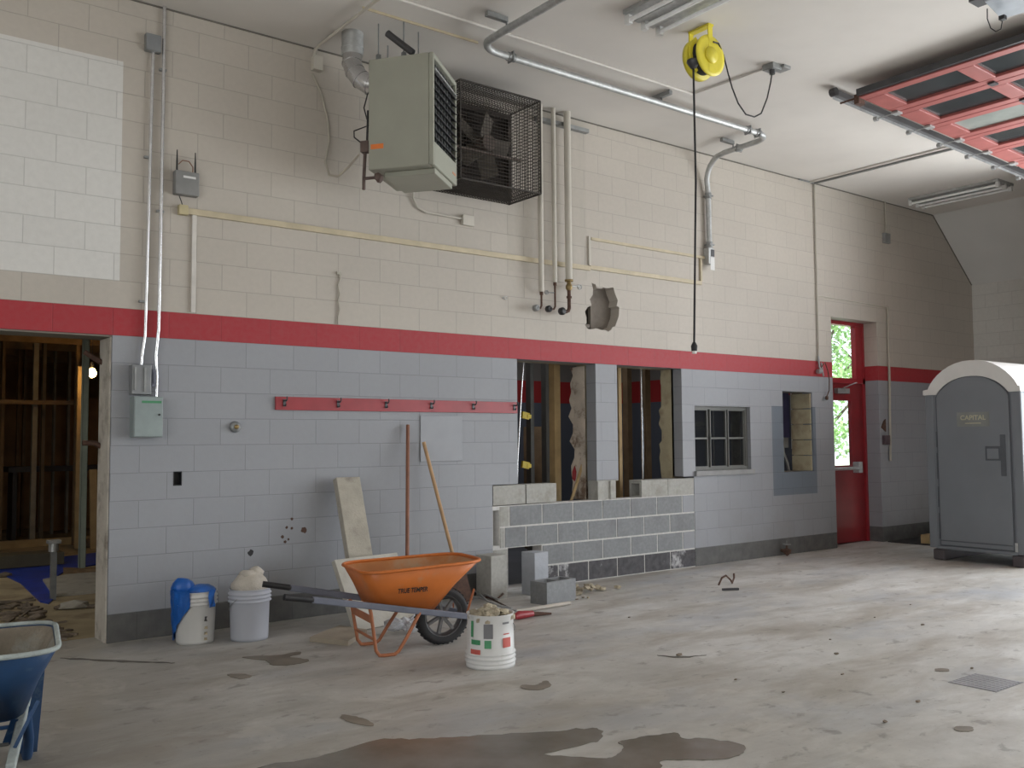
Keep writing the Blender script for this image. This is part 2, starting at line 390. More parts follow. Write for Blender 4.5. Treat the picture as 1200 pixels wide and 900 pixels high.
# the patch of newly laid raw block, stepped into the old wall
def blk(mb, x0, x1, r0, r1=None, y0=0, y1=.15, g=.0085):
    r1 = r0+1 if r1 is None else r1
    j = random.uniform(-.0015, .0015)
    mb.b2((x0*B+g, y0+j, r0*R8+g), (x1*B-g, y1, r1*R8-g))
mo = MB(); wall_cells(mo, 8*B, 15*B, 0, 4*R8, [(8.45*B, 9.48*B, 0, 2*R8), (8.02*B, 8.2*B, 2*R8+.03, 4*R8-.04)], .005, .15)
mo.b2((8*B, .12, 2*R8), (8.3*B, .15, 4*R8))
struct(mo, 'trim_2', M['mortar'])
a = MB(); d = MB(); l = MB()
for x0, x1 in ((8.5, 9.5), (9.5, 10.5), (10.5, 11.5), (11.5, 12.5), (12.5, 13.5), (13.5, 14.5)): blk(a, x0, x1, 3)
for x0, x1 in ((8.35, 9), (9, 10), (10, 11), (11, 12), (12, 13), (13, 14), (14, 15)): blk(a, x0, x1, 2)
for x0, x1 in ((9.5, 10.5), (10.5, 11.5), (11.5, 12.5), (12.5, 13.5), (13.5, 14.5)): blk(a, x0, x1, 1)
for x0, x1 in ((9.5, 10), (10, 11), (11, 12), (12, 13), (13, 14), (14, 15)): blk(d, x0, x1, 0)
for x0, x1, r in ((8.2, 8.5, 3), (8.2, 8.35, 2), (8, 8.45, 1), (8, 8.45, 0)): blk(l, x0, x1, r)
struct(a, 'wall_patch', M['cmu']); struct(d, 'baseboard_patch', M['cmud']); struct(l, 'trim_3', M['cmul'])
pw = MB(); blk(pw, 14.5, 15, 3, y0=-.001); blk(pw, 14.5, 15, 1, y0=-.001)
struct(pw, 'trim_4', M['wall'])
sb = MB(); blk(sb, 8, 9, 4); blk(sb, 9, 9.98, 4)
struct(sb, 'trim_5', M['cmul'])
# hollow block course under the second opening, its core open on the left end
def core_end(mb, x0, x1, z0, z1, y0, y1, t=.032):
    mb.b2((x0, y0, z0), (x1, y0+t, z1)); mb.b2((x0, y1-t, z0), (x1, y1, z1))
    mb.b2((x0, y0+t, z0), (x1, y1-t, z0+.02))
hb = MB(); xe = 12.93*B
hb.b2((xe, 0, 4*R8), (xe+.16, .032, 4.9*R8)).b2((xe, .158, 4*R8), (xe+.16, .19, 4.9*R8)).b2((xe, .032, 4.72*R8), (xe+.16, .158, 4.9*R8)).b2((xe, .032, 4*R8), (xe+.16, .158, 4*R8+.015)); hb.b2((xe+.12, 0.001, 4*R8), (13.95*B-.005, .189, 4.899*R8)); hb.b2((13.95*B, 0, 4*R8), (14.98*B, .19, 4.9*R8))
struct(hb, 'trim_6', M['cmul'])
pb = MB(); pb.b2((11.32*B, 0, 5*R8), (12.08*B, .15, 4.95*R8)); pb.b2((11.35*B, 0, 4*R8), (11.62*B, .15, 5*R8-.01)); pb.b2((11.80*B, 0, 4*R8), (11.98*B, .15, 5*R8-.01)); pb.b2((11.6*B, .02, 4*R8), (11.82*B, .14, 5*R8-.01))
struct(pb, 'trim_7', M['cmul'])
# painted piers standing in the openings' lower rows
pp = MB(); pp.b2((11.32*B, 0, 5*R8), (12.08*B, .30, 5*R8+.003)); struct(pp, 'trim_8', M['wall'])
# broken plaster fill on the right jamb of the first opening
def ragged_strip(x, y0, z0, z1, seed, n=16, t=.06):
    random.seed(seed); mb = MB(); ys = [y0+random.uniform(-.055, .04) for _ in range(n+1)]
    for i in range(n):
        za, zb = z0+(z1-z0)*i/n, z0+(z1-z0)*(i+1)/n
        mb.add([(x, .13, za), (x, ys[i], za), (x, ys[i+1], zb), (x, .13, zb), (x+t, .13, za), (x+t, ys[i], za), (x+t, ys[i+1], zb), (x+t, .13, zb)],
               [(0, 1, 2, 3), (1, 5, 6, 2), (4, 7, 6, 5)])
    return mb
rs = ragged_strip(OP1[1]-.035, .36, 4*R8, 10.9*R8, 3); struct(rs, 'trim_9', mat('broken_plaster', (.52, .46, .39), .95, var=.2, scale=5, bump=.4, dirt=(.16, .11, .08), dscale=4, dth=(.5, .62)))
rs = ragged_strip(OP2[1]-.03, .30, 4.9*R8, 11*R8, 5, t=.03); struct(rs, 'trim_10', M['adobe'])
# steel lintel soffit over the left doorway
ls = MB(); ls.b2((-3.4, .01, 11*R8-.012), (-.5*B, .29, 11*R8-.001)); struct(ls, 'trim_11', mat('lintel_soffit', (.20, .18, .15), .8))
jb = MB(); jb.b2((-.5*B-.012, 0.02, 0), (-.5*B-.001, .30, 11*R8-.013)); struct(jb, 'trim_12', mat('jamb_plaster', (.55, .51, .45), .85, var=.12, scale=5, bump=.3, dirt=(.2, .17, .13)))
# floor, ceiling, cross walls
f = MB(); f.b2((-8, -16, -.1), (12.69, .30, 0)); struct(f, 'floor', M['floor'])
c = MB(); c.b2((-8, -16, CEIL), (11.56, 0, CEIL+.1)); struct(c, 'ceiling', M['ceil'])
s = MB(); s.add([(11.56, 0, CEIL), (11.56, -1.95, CEIL), (12.69, -1.95, 3.83), (12.69, 0, 3.83), (11.66, 0, CEIL+.1), (11.66, -1.95, CEIL+.1), (12.79, -1.95, 3.9), (12.79, 0, 3.9)],
      [(0, 1, 2, 3), (7, 6, 5, 4), (0, 4, 5, 1), (1, 5, 6, 2), (2, 6, 7, 3), (3, 7, 4, 0)]); struct(s, 'trim_13', M['slope'])
jt = MB(); jt.b2((-8, -.010, CEIL-.012), (11.56, -.0005, CEIL-.001)); jt.beam((11.565, -.006, CEIL-.004), (12.685, -.006, 3.834), .012, .016, up=(0, 1, 0)); struct(jt, 'trim_15', mat('dark_joint_caulk', (.16, .15, .13), .9))  # dark caulk line along the wall and ceiling joint
bw = MB(); bw.b2((12.69, -1.95, 0), (12.99, .30, 3.9)); struct(bw, 'wall_back', M['wallx'])
rw = MB(); rw.b2((10.18, -2.1, 0), (12.99, -1.951, CEIL)); struct(rw, 'wall_return', M['cream'])
def opening_wall(name, x0, x1, ops, mt):
    mb = MB(); ys = [-16.0]
    pts = sorted(ops); cur = -16.0
    for a_, b_ in pts:
        mb.b2((x0, cur, 0), (x1, a_, CEIL)); mb.b2((x0, a_, 4.3), (x1, b_, CEIL)); cur = b_
    mb.b2((x0, cur, 0), (x1, -2.1 if x0 > 0 else 0, CEIL)); return struct(mb, name, mt)
FR = [(-15.0, -11.6), (-10.6, -7.6), (-6.7, -2.2)]
opening_wall('wall_front', 10.18, 10.38, FR, M['cream'])
RE = [(-14.6, -10.4), (-9.2, -5.2)]
opening_wall('wall_rear', -8.2, -8.0, RE, M['cream'])
rt = MB(); rt.b2((-8.2, -16.2, 0), (10.38, -16, CEIL)); struct(rt, 'wall_right', M['cream'])
# outside ground
g = MB(); g.b2((10.38, -30, -.12), (50, .3, -.02)).b2((-50, -30, -.12), (-8.2, .3, -.02)); struct(g, 'ground_apron', mat('sunlit_apron', (.55, .53, .49), .9, var=.1, scale=1))
g = MB(); g.b2((8.9, .3, -.12), (60, 40, -.02)); struct(g, 'ground_lawn', M['grass'])
# interior beyond the wall: demolition room on the left, gutted room behind the openings
dirt = mat('broken_floor_dirt', (.42, .34, .21), .95, var=.25, scale=1.6, bump=.5, dirt=(.16, .11, .07), dscale=1.4, dth=(.5, .7))
d = MB(); d.b2((-6, .30, -.1), (3.2, 12.2, -.002)); struct(d, 'floor_dirt', dirt)
d = MB(); d.b2((3.2, .30, -.1), (8.75, 4.3, -.002)); struct(d, 'floor_gutted', M['intgrey'])
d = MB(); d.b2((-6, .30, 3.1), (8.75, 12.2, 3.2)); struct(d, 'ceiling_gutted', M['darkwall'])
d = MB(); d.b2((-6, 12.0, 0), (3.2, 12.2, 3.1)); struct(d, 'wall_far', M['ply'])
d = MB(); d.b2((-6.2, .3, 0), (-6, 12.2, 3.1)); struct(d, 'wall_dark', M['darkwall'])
d = MB(); d.b2((3.0, .30, 0), (3.2, 12.2, 3.1)); struct(d, 'wall_partition', M['ply'])
def intwall(name, axis):
    k = N(name); o = k.tc.outputs['Object']; sp = k.n.new('ShaderNodeSeparateXYZ'); k.link(o, sp.inputs[0]); Z = sp.outputs['Z']
    a_ = k.math('GREATER_THAN', Z, 2.02); b_ = k.math('GREATER_THAN', Z, 2.36)
    c_ = k.mix(a_, (.10, .11, .135), (.36, .02, .02)); c_ = k.mix(b_, c_, (.20, .18, .16)); k.link(c_, k.b.inputs['Base Color']); k.b.inputs['Roughness'].default_value = .7; return k.m
d = MB(); d.b2((3.2, 4.1, 0), (8.9, 4.3, 3.1)); d.b2((8.62, .30, 0), (8.85, 4.1, 3.1)); struct(d, 'wall_gutted', intwall('gutted_room_paint', 'Y'))
# ---------------------------------------------------------------- window and door
def frame_rect(mb, x0, x1, z0, z1, y0, y1, t):
    mb.b2((x0, y0, z0), (x0+t, y1, z1)).b2((x1-t, y0, z0), (x1, y1, z1)).b2((x0+t, y0, z0), (x1-t, y1, z0+t)).b2((x0+t, y0, z1-t), (x1-t, y1, z1))
wn = thing('window_1', None, None, (WIN[0], .05, WIN[2])); wn['kind'] = 'structure'
fm = MB(); frame_rect(fm, WIN[0], WIN[1], WIN[2], WIN[3], .05, .12, .035); build(fm, 'window_frame', M['alum'], wn)
x0, x1, z0, z1 = WIN; zm = z0+(z1-z0)*.50
for xa, xb in ((x0+.035, x0+.30), (x0+.34, x0+.63), (x0+.66, x1-.035)):
    sa = MB(); frame_rect(sa, xa, xb, z0+.035, z1-.035, .065, .10, .013); sa.b2((xa, .065, zm-.01), (xb, .10, zm+.01)); s_ = build(sa, 'sash', M['alum'], wn)
    gl = MB(); gl.b2((xa+.018, .08, z0+.05), (xb-.018, .084, z1-.05)); build(gl, 'pane', M['glassd'], s_)
si = MB(); si.b2((x0-.02, -.035, z0-.055), (x1+.03, .06, z0)); build(si, 'window_sill', mat('sill_grey', (.26, .26, .26), .6), wn)
X0, X1, Z1 = DOOR[0], DOOR[1], DOOR[3]
dr = thing('door_1', None, None, (X0, .2, 0)); dr['kind'] = 'structure'
fm = MB(); frame_rect(fm, X0, X1, -.05, Z1, .20, .30, .05); fm.b2((X0, .20, 2.19-.0), (X1, .30, 2.26))
build(fm, 'door_frame', M['redp'], dr)
fm2 = MB(); fm2.b2((X1-.20, .21, 2.26), (X1-.05, .28, Z1-.05)); build(fm2, 'transom_mullion', M['redp'], dr)
tg = MB(); tg.b2((X0+.05, .24, 2.26), (X1-.2, .246, Z1-.05)); build(tg, 'transom_glass', M['glass'], dr)
lf = MB(); LX0, LX1 = X0+.05, X1-.05
lf.b2((LX0, .225, .01), (LX1, .27, 1.06)); lf.b2((LX0, .225, 1.95), (LX1, .27, 2.19)); lf.b2((9.60, .225, 1.06), (LX1, .27, 1.95)); lf.b2((LX0, .225, 1.06), (LX0+.12, .27, 1.95))
leaf = build(lf, 'door_leaf', M['redd'], dr)
dg = MB(); dg.b2((LX0+.12, .245, 1.06), (9.60, .25, 1.95)); build(dg, 'door_glass', M['glass'], leaf)
pbm = MB(); pbm.tube([(LX0+.05, .13, 1.02), (9.62, .13, 1.02)], .022); pbm.box((9.66, .18, 1.03), (.09, .09, .15)); pbm.box((LX0+.08, .18, 1.03), (.06, .09, .1)); build(pbm, 'push_bar', M['galv'], leaf)
cl = MB(); cl.box((9.35, .19, 2.08), (.28, .06, .07)); cl.beam((9.35, .17, 2.12), (9.6, .12, 2.2), .02, .01); build(cl, 'door_closer', M['galvd'], leaf)
# jamb of door reveal is part of wall_left (painted)
# ================================================================ WALL FIXTURES
def clips(mb, x, zs, w=.05, y=-.004):
    for z in zs: mb.box((x, y-.012, z), (w, .026, .014))
# two bright conduits on the left
jx = W(179, 53)
t = thing('junction_box', 'square grey steel junction box high on wall at top of left conduit', 'junction box', (jx.x, 0, jx.z-.07))
mb = MB(); mb.b2((jx.x-.065, -.055, jx.z-.065), (jx.x+.05, 0, jx.z+.065)); build(mb, 'box', M['galvd'], t, bevel=.004)
mb = MB(); mb.b2((jx.x-.062, -.062, jx.z-.062), (jx.x+.047, -.056, jx.z+.062)); build(mb, 'cover', M['grey'], t)
def conduit(label, pts, r, mt, group=None, cat='conduit', name='electrical_conduit', clipz=None):
    t = thing(name, label, cat, pts[-1] if pts[-1][2] < pts[0][2] else pts[0], group=group)
    mb = MB(); mb.tube(pts, r); build(mb, 'pipe', mt, t)
    if clipz:
        for x, y, z in clipz:
            mb = MB(); mb.box((x, y, z), (r*4, .03, .016)); build(mb, 'strap', M['galvd'], t)
    return t
def vline(x, z0, z1, y=-.025, bend=None):
    return [(x, y, z0), (x, y, z1)]
conduit('thin bright conduit from the small square junction box down to dark switch', [(jx.x-.005, -.03, jx.z-.06), (.02, -.03, 2.25), (.0, -.03, 2.10), (-.005, -.03, 2.02)], .012, M['bright'], clipz=[(.02, -.015, 3.6), (.0, -.015, 2.5)])
conduit('thin bright conduit from ceiling passing the dark switch into grey-green panel', [(.127, -.03, CEIL), (.127, -.03, 4.0), (.118, -.03, 2.30), (.10, -.03, 2.10), (.108, -.03, 1.95), (.108, -.03, 1.78)], .013, M['bright'], clipz=[(.125, -.015, 4.3), (.12, -.015, 3.2)])
t = thing('disconnect_switch', 'dark grey electrical disconnect switch above the grey-green panel', 'switch', (-.02, 0, 1.82))
mb = MB(); mb.b2((-.085, -.09, 1.80), (.055, 0, 2.02)); build(mb, 'box', M['grey'], t, bevel=.006)
mb = MB(); mb.b2((-.07, -.10, 1.83), (-.055, -.09, 2.0)).b2((.0, -.10, 1.82), (.015, -.09, 2.0)); build(mb, 'cover_rib', M['galvd'], t)
mb = MB(); mb.b2((.062, -.08, 1.86), (.085, -.02, 1.99)); mb.tube([(.075, -.09, 1.97), (.075, -.09, 1.88)], .006); build(mb, 'lever', M['gripw'], t)
t = thing('breaker_box', 'grey-green electrical panel with green label strip on grey wall', 'electrical panel', (.02, 0, 1.50))
mb = MB(); mb.b2((-.075, -.11, 1.485), (.135, 0, 1.785)); bx = build(mb, 'box', M['panelg'], t, bevel=.006)
mb = MB(); mb.b2((-.068, -.118, 1.492), (.128, -.111, 1.778)); dd = build(mb, 'door', M['panelg'], t)
mb = MB(); mb.b2((-.02, -.121, 1.735), (.12, -.119, 1.752)); build(mb, 'label_strip', M['green'], dd)
mb = MB(); mb.cyl((.105, -.127, 1.65), (.105, -.118, 1.65), .008, 10); build(mb, 'latch', M['black'], dd)
# wireless box
t = thing('wireless_radio', 'grey radio box with two black antennas and white strip on cream wall', 'radio', (.31, 0, 3.33))
mb = MB(); mb.b2((.215, -.07, 3.345), (.40, 0, 3.53)); bx = build(mb, 'case', mat('radio_grey', (.22, .22, .215), .5), t, bevel=.008)
mb = MB(); mb.b2((.275, -.074, 3.475), (.37, -.071, 3.492)); build(mb, 'white_strip', M['white'], bx)
for x in (.232, .372):
    mb = MB(); mb.tube([(x, -.05, 3.52), (x, -.05, 3.60), (x, -.05, 3.69)], [.008, .007, .004], 8); build(mb, 'antenna', M['black'], t)
mb = MB(); mb.tube([(.36, -.03, 3.53), (.36, -.03, 3.58), (.33, -.03, 3.62), (.28, -.03, 3.62), (.25, -.03, 3.585)], .004, 6); build(mb, 'cable_loop', M['handlered'], t)
t = thing('raceway_box', 'small tan surface box below the grey radio box', 'box', (.29, 0, 3.20))
mb = MB(); mb.b2((.255, -.05, 3.195), (.325, 0, 3.27)); build(mb, 'box', mat('tan_box', (.46, .40, .24), .5), t, bevel=.004)
mb = MB(); mb.tube([(.262, -.02, 3.34), (.27, -.04, 3.30), (.285, -.03, 3.265)], .004, 6); build(mb, 'lead', M['black'], t)
mb = MB(); mb.b2((.325, -.026, 3.208), (4.53, -.001, 3.256)); mb.b2((4.53, -.026, 3.222), (6.27, -.001, 3.266))
mb.b2((6.255, -.023, 3.262), (6.285, -.001, 3.53))
tag(build(mb, 'raceway', M['tan'], bevel=.002), 'long tan raceway running level across the cream wall below the heater', 'raceway')
mb = MB(); mb.b2((4.55, -.022, 3.535), (6.34, 0, 3.565)); tag(build(mb, 'raceway', M['tan'], bevel=.002), 'short upper tan raceway ending at the white switch box', 'raceway')
mb = MB(); mb.b2((4.515, -.02, 3.263), (4.54, 0, 3.57)); tag(build(mb, 'raceway', M['cream']), 'short upright cream raceway joining the two level tan raceways', 'raceway')
mb = MB(); mb.b2((.365, -.02, 12*R8+.01), (.40, 0, 3.214)); tag(build(mb, 'raceway', mat('white_raceway', (.60, .57, .53), .5)), 'white upright raceway dropping from tan raceway to the red stripe', 'raceway')
# hook rail
t = thing('hook_rail', 'long red wooden board with six black coat hooks on grey wall', 'hook rail', (2.3, 0, 1.70))
mb = MB(); mb.b2((1.06, -.02, 1.702), (3.547, 0, 1.81)); build(mb, 'board', M['redp'], t, bevel=.002)
for px in (332, 395, 451, 504, 553, 601):
    x = W(px, 474).x; mb = MB(); mb.b2((x-.012, -.026, 1.73), (x+.012, -.02, 1.79)); mb.tube([(x, -.025, 1.778), (x, -.06, 1.775), (x, -.075, 1.79), (x, -.072, 1.81)], .006, 8)
    mb.tube([(x, -.025, 1.74), (x, -.045, 1.735), (x, -.052, 1.75)], .005, 8); build(mb, 'coat_hook', M['steel'], t)
# small things on the grey wall
t = thing('wall_bell', 'small round brass and steel fitting on grey wall below red board', 'fitting', (.726, 0, 1.53))
mb = MB(); mb.lathe([(.0, 0), (.042, 0), (.045, .012), (.03, .03), (.0, .034)], (.726, 0, 1.563), (0, -1, 0)); build(mb, 'plate', M['galvd'], t)
mb = MB(); mb.lathe([(.0, .03), (.018, .03), (.018, .05), (0, .052)], (.726, 0, 1.563), (0, -1, 0), 14); build(mb, 'nipple', M['brass'], t)
t = MB(); frame_rect(t, OUTH[0]-.004, OUTH[1]+.004, OUTH[2]-.004, OUTH[3]+.004, -.003, .05, .006); t.b2((OUTH[0], .05, OUTH[2]), (OUTH[1], .055, OUTH[3]))
tag(build(t, 'outlet_box', M['black']), 'open black outlet box recessed in grey wall above the bucket with blue bag', 'outlet')
def disc(x, z, r, name, label, mt, cat='hole', grp=None, seed=1):
    random.seed(seed); mb = MB(); mb.prism([(x+r*random.uniform(.7, 1.15)*math.cos(2*PI*i/11), z+r*random.uniform(.7, 1.15)*math.sin(2*PI*i/11)) for i in range(11)], 1, -.0025, .002)
    return tag(build(mb, name, mt), label, cat, grp)
disc(.868, .566, .026, 'drilled_hole', 'round black drilled hole in grey wall above the plain white bucket', M['black'])
gr = 'rusty anchor marks on the grey wall left of the leaning slab'
lab = 'small rust-stained anchor mark in loose cluster on grey wall left of leaning slab'
for i, (px, py, r) in enumerate(((342, 608, .012), (336, 618, .012), (342, 619, .012), (331, 629, .014), (338, 632, .01), (334, 635, .012))):
    q = W(px, py); disc(q.x, q.z, r, 'anchor_mark', lab, M['rust'], 'mark', gr, i)
q = W(356, 621); disc(q.x, q.z, .028, 'anchor_mark', 'largest rusty anchor mark, right of the small cluster on grey wall', M['rust'], 'mark', None, 9)
mb = MB(); a_, b_ = W(492, 487), W(541, 540); mb.b2((a_.x, -.012, b_.z), (b_.x, 0, a_.z)); tag(build(mb, 'access_panel', mat('painted_panel', (.29, .30, .325), .5, var=.04), bevel=.003), 'square access panel painted like the grey wall below the red board', 'panel')
q = W(591, 349); t = thing('pipe_clip', 'small loose metal clip on cream wall left of the three pipes', 'clip', (q.x, 0, q.z))
mb = MB(); mb.tube([(q.x-.03, -.01, q.z), (q.x-.01, -.03, q.z+.008), (q.x+.01, -.03, q.z+.008), (q.x+.02, -.01, q.z-.01), (q.x, -.02, q.z-.018), (q.x-.03, -.01, q.z)], .004, 6); build(mb, 'wire_loop', M['galv'], t)
pts = [W(397, 320, -.012), W(399, 326, -.012), W(396, 334, -.012), W(398, 345, -.012), W(396, 352, -.012), W(398, 362, -.012), W(396, 372, -.012), W(396, 380, -.012)]
mb = MB(); mb.tube(pts, .007, 6); mb.box(pts[0], (.04, .02, .02)); tag(build(mb, 'painted_cable', M['wire']), 'short crooked painted-over cable stub above the red stripe', 'cable')
# ---- three riser pipes
def wheel(mb, c, r, ax=(0, -1, 0)):
    mb.lathe([(r*.85, -.006), (r, -.006), (r, .006), (r*.85, .006), (r*.85, -.006)], c, ax, 18); mb.cyl(Vector(c)-Vector((r*.9, 0, 0)), Vector(c)+Vector((r*.9, 0, 0)), .004, 6); mb.cyl(Vector(c)-Vector((0, 0, r*.9)), Vector(c)+Vector((0, 0, r*.9)), .004, 6)
Yp = -.10
for (xt, yt, xb, yb, r, kx, ky, lab) in ((638, 128, 634.5, 342, .027, 628, 361, 'leftmost white riser pipe with pale round fitting at its foot'),
                                    (653, 130, 650.3, 331, .023, 643, 362, 'thinner middle white riser pipe with dark elbow at its foot')):
    bt = W(xb, yb, Yp); x = bt.x; k = W(kx, ky, Yp)
    t = thing('riser_pipe', lab, 'pipe', (x, Yp, k.z))
    mb = MB(); mb.cyl((x, Yp, CEIL), (x, Yp, bt.z), r, 16); build(mb, 'insulated_pipe', M['cream'], t)
    mb = MB(); mb.tube([(x, Yp, bt.z), (x, Yp, k.z+.03), (x-.015, Yp, k.z+.005), (x-.04, Yp, k.z), (k.x, Yp, k.z)], .010, 8); mb.cyl((x, Yp, bt.z-.03), (x, Yp, bt.z+.005), .018, 10); build(mb, 'bare_pipe', M['rust'], t)
    mb = MB(); mb.lathe([(0, -.02), (.032, -.02), (.034, .015), (.024, .03), (.016, .03), (.012, .02), (0, .02)], (k.x, Yp, k.z), (0, -1, 0), 16); build(mb, 'end_fitting', M['galvd'] if kx == 628 else M['black'], t)
    if kx == 643:
        mb = MB(); wheel(mb, (k.x+.0, Yp+.03, k.z+.17), .022); mb.cyl((k.x, Yp+.03, k.z+.17), (x, Yp, k.z+.17), .006, 6); build(mb, 'small_valve', M['galvd'], t)
bt = W(666.7, 329, Yp); x = bt.x; k = W(658.7, 364.7, Yp)
t = thing('riser_pipe', 'thickest riser pipe, rightmost, with brass valve and round handwheel', 'pipe', (x, Yp, k.z))
mb = MB(); mb.cyl((x, Yp, CEIL), (x, Yp, bt.z), .036, 18); build(mb, 'insulated_pipe', M['cream'], t)
mb = MB(); mb.lathe([(.0, 0), (.042, 0), (.045, .02), (.0, .022)], (x, Yp, bt.z-.01), (0, 0, 1)); mb.lathe([(.022, -.10), (.034, -.08), (.034, -.05), (.022, -.03), (.022, 0)], (x, Yp, bt.z)); vb = build(mb, 'valve_body', M['brass'], t)
hw = W(678.5, 336.5, Yp)
mb = MB(); mb.cyl((x, Yp, bt.z-.06), (hw.x, Yp, bt.z-.04), .009, 8); wheel(mb, (hw.x, Yp-.01, hw.z), .028); build(mb, 'handwheel', M['galv'], vb)
mb = MB(); mb.tube([(x, Yp, bt.z-.08), (x, Yp, k.z+.04), (x-.012, Yp, k.z+.012), (x-.04, Yp, k.z), (k.x, Yp, k.z)], .019, 12); mb.cyl((x, Yp, k.z+.14), (x, Yp, k.z+.16), .028, 10); build(mb, 'elbow_pipe', M['rust'], t)
mb = MB(); mb.lathe([(0, -.02), (.038, -.02), (.04, .015), (.028, .03), (.0, .025)], (k.x, Yp, k.z), (0, -1, 0), 18); build(mb, 'end_cap', M['black'], t)
# steel strut carrying the risers
mb = MB(); mb.b2((3.8, -.06, 4.66), (4.5, 0, 4.70)); tag(build(mb, 'pipe_strut', M['galvd']), 'short steel strut behind the tops of the three risers', 'bracket')
# ---- switch box on the big conduit
a_ = W(825, 290, -.03); b_ = W(837, 320, -.03)
t = thing('switch_box', 'dark grey switch box with white tag at foot of the thick conduit', 'switch', (6.4, 0, 3.45))
mb = MB(); mb.b2((6.335, -.08, 3.47), (6.43, 0, 3.66)); bx = build(mb, 'box', M['galv'], t, bevel=.004)
mb = MB(); mb.b2((6.375, -.088, 3.56), (6.425, -.081, 3.64)); build(mb, 'switch_plate', M['steel'], bx)
mb = MB(); mb.b2((6.36, -.084, 3.40), (6.43, -.081, 3.55)); build(mb, 'white_tag', M['white'], bx)
# ---- thin conduits right part of wall
conduit('thin grey conduit dropping from ceiling just left of the red door', [(8.53, -.02, CEIL), (8.52, -.02, 2.40)], .011, M['wire'])
t = thing('cable_cluster', 'tangle of cut pipe and drooping cable on red stripe left of door', 'cable', (8.56, 0, 2.0))
mb = MB(); mb.tube([(8.5, -.03, 2.50), (8.5, -.04, 2.36), (8.54, -.05, 2.30)], .012, 8); mb.tube([(8.56, -.03, 2.42), (8.57, -.05, 2.24)], .010, 8); mb.cyl((8.46, -.04, 2.30), (8.52, -.04, 2.30), .03, 10); build(mb, 'pipe_stub', M['galvd'], t)
mb = MB(); mb.tube([(8.52, -.04, 2.34), (8.60, -.06, 2.42), (8.67, -.05, 2.32), (8.70, -.05, 2.20), (8.69, -.05, 2.06), (8.65, -.04, 1.98)], .007, 8); mb.lathe([(0, 0), (.022, .01), (.02, .05), (0, .06)], (8.64, -.04, 1.93), (0.2, 0, 1), 8); build(mb, 'cable', M['rust'], t)
t = thing('wall_box', 'small grey box under short conduit high on wall above the door', 'junction box', (10.22, 0, 4.20))
mb = MB(); mb.b2((10.15, -.05, 4.20), (10.29, 0, 4.34)); build(mb, 'box', M['galvd'], t, bevel=.004)
mb = MB(); mb.cyl((10.225, -.02, 4.34), (10.225, -.02, CEIL), .011, 8); build(mb, 'pipe', M['wire'], t)
mb = MB(); mb.tube([(8.53, -.015, 3.30), (10.19, -.015, 3.285)], .008, 8); tag(build(mb, 'electrical_conduit', M['cream']), 'thin level conduit running across wall above the red door', 'conduit')
mb = MB(); mb.tube([(10.20, -.02, 3.285), (10.19, -.02, 2.2), (10.15, -.02, 1.11)], .017, 8); tag(build(mb, 'electrical_conduit', M['wire']), 'pale upright conduit on wall right of the red door, open lower end', 'conduit')
q = W(1036, 496); mb = MB(); mb.prism([(q.x-.08, q.z-.06), (q.x+.03, q.z-.12), (q.x+.03, q.z+.06), (q.x-.02, q.z+.03)], 1, -.01, 0); tag(build(mb, 'torn_sign', M['rust']), 'torn rust-brown remnant on wall right of the red door', 'sign')
q = W(1037, 516); mb = MB(); mb.b2((q.x-.07, -.05, q.z-.06), (q.x+.05, 0, q.z+.07)); tag(build(mb, 'wall_switch', mat('dark_switch', (.09, .06, .07), .5), bevel=.005), 'small dark switch box below the torn remnant beside red door', 'switch')
# niche: what shows inside the narrow opening
mb = MB(); mb.b2((8.05, .34, 1.45), (8.36, .37, 2.06)); tag(build(mb, 'notice_board', M['bluepanel']), 'navy blue panel seen at top left inside the narrow opening', 'panel')
mb = MB(); mb.tube([(8.22, .36, 1.45), (8.24, .36, 1.25), (8.30, .35, 1.12), (8.34, .34, .95)], .022, 8); mb.tube([(8.20, .38, 1.42), (8.20, .38, .95)], .012, 8); mb.box((8.26, .36, 1.38), (.14, .04, .13)); tag(build(mb, 'hanging_cable', M['galvd']), 'pale curved cable hanging inside the narrow opening under navy panel', 'cable')
mb = MB(); mb.tube([(8.395, .33, 1.30), (8.395, .33, 2.06)], .010, 8); tag(build(mb, 'light_strip', M['white']), 'thin white strip standing in for light inside the narrow opening', 'light_sliver')  # white strip put in for the sliver of light there
nj = MB()
for i in range(5): nj.b2((NICHE[1]-.022+random.uniform(-.004, .004), .02, NICHE[2]+.004+i*R8*.99), (NICHE[1]-.001, .31, NICHE[2]+(i+1)*R8*.985-.006))
struct(nj, 'trim_14', M['adobe'])
# valve stub at the base of the wall
t = thing('floor_valve', 'small rusty valve stub at base of wall left of red door', 'valve', (7.6, -.06, 0))
q = G(910, 650); mb = MB(); mb.ico((q.x, -.08, .05), .055, .3, 1, (1, 1, .9)); mb.cyl((q.x, -.06, .05), (q.x, .0, .06), .02); mb.cyl((q.x, -.08, .05), (q.x, -.08, .14), .012); build(mb, 'valve_body', M['rust'], t)
mb = MB(); wheel(mb, (q.x, -.08, .14), .05, (0, 0, 1)); build(mb, 'handle', M['galvd'], t)
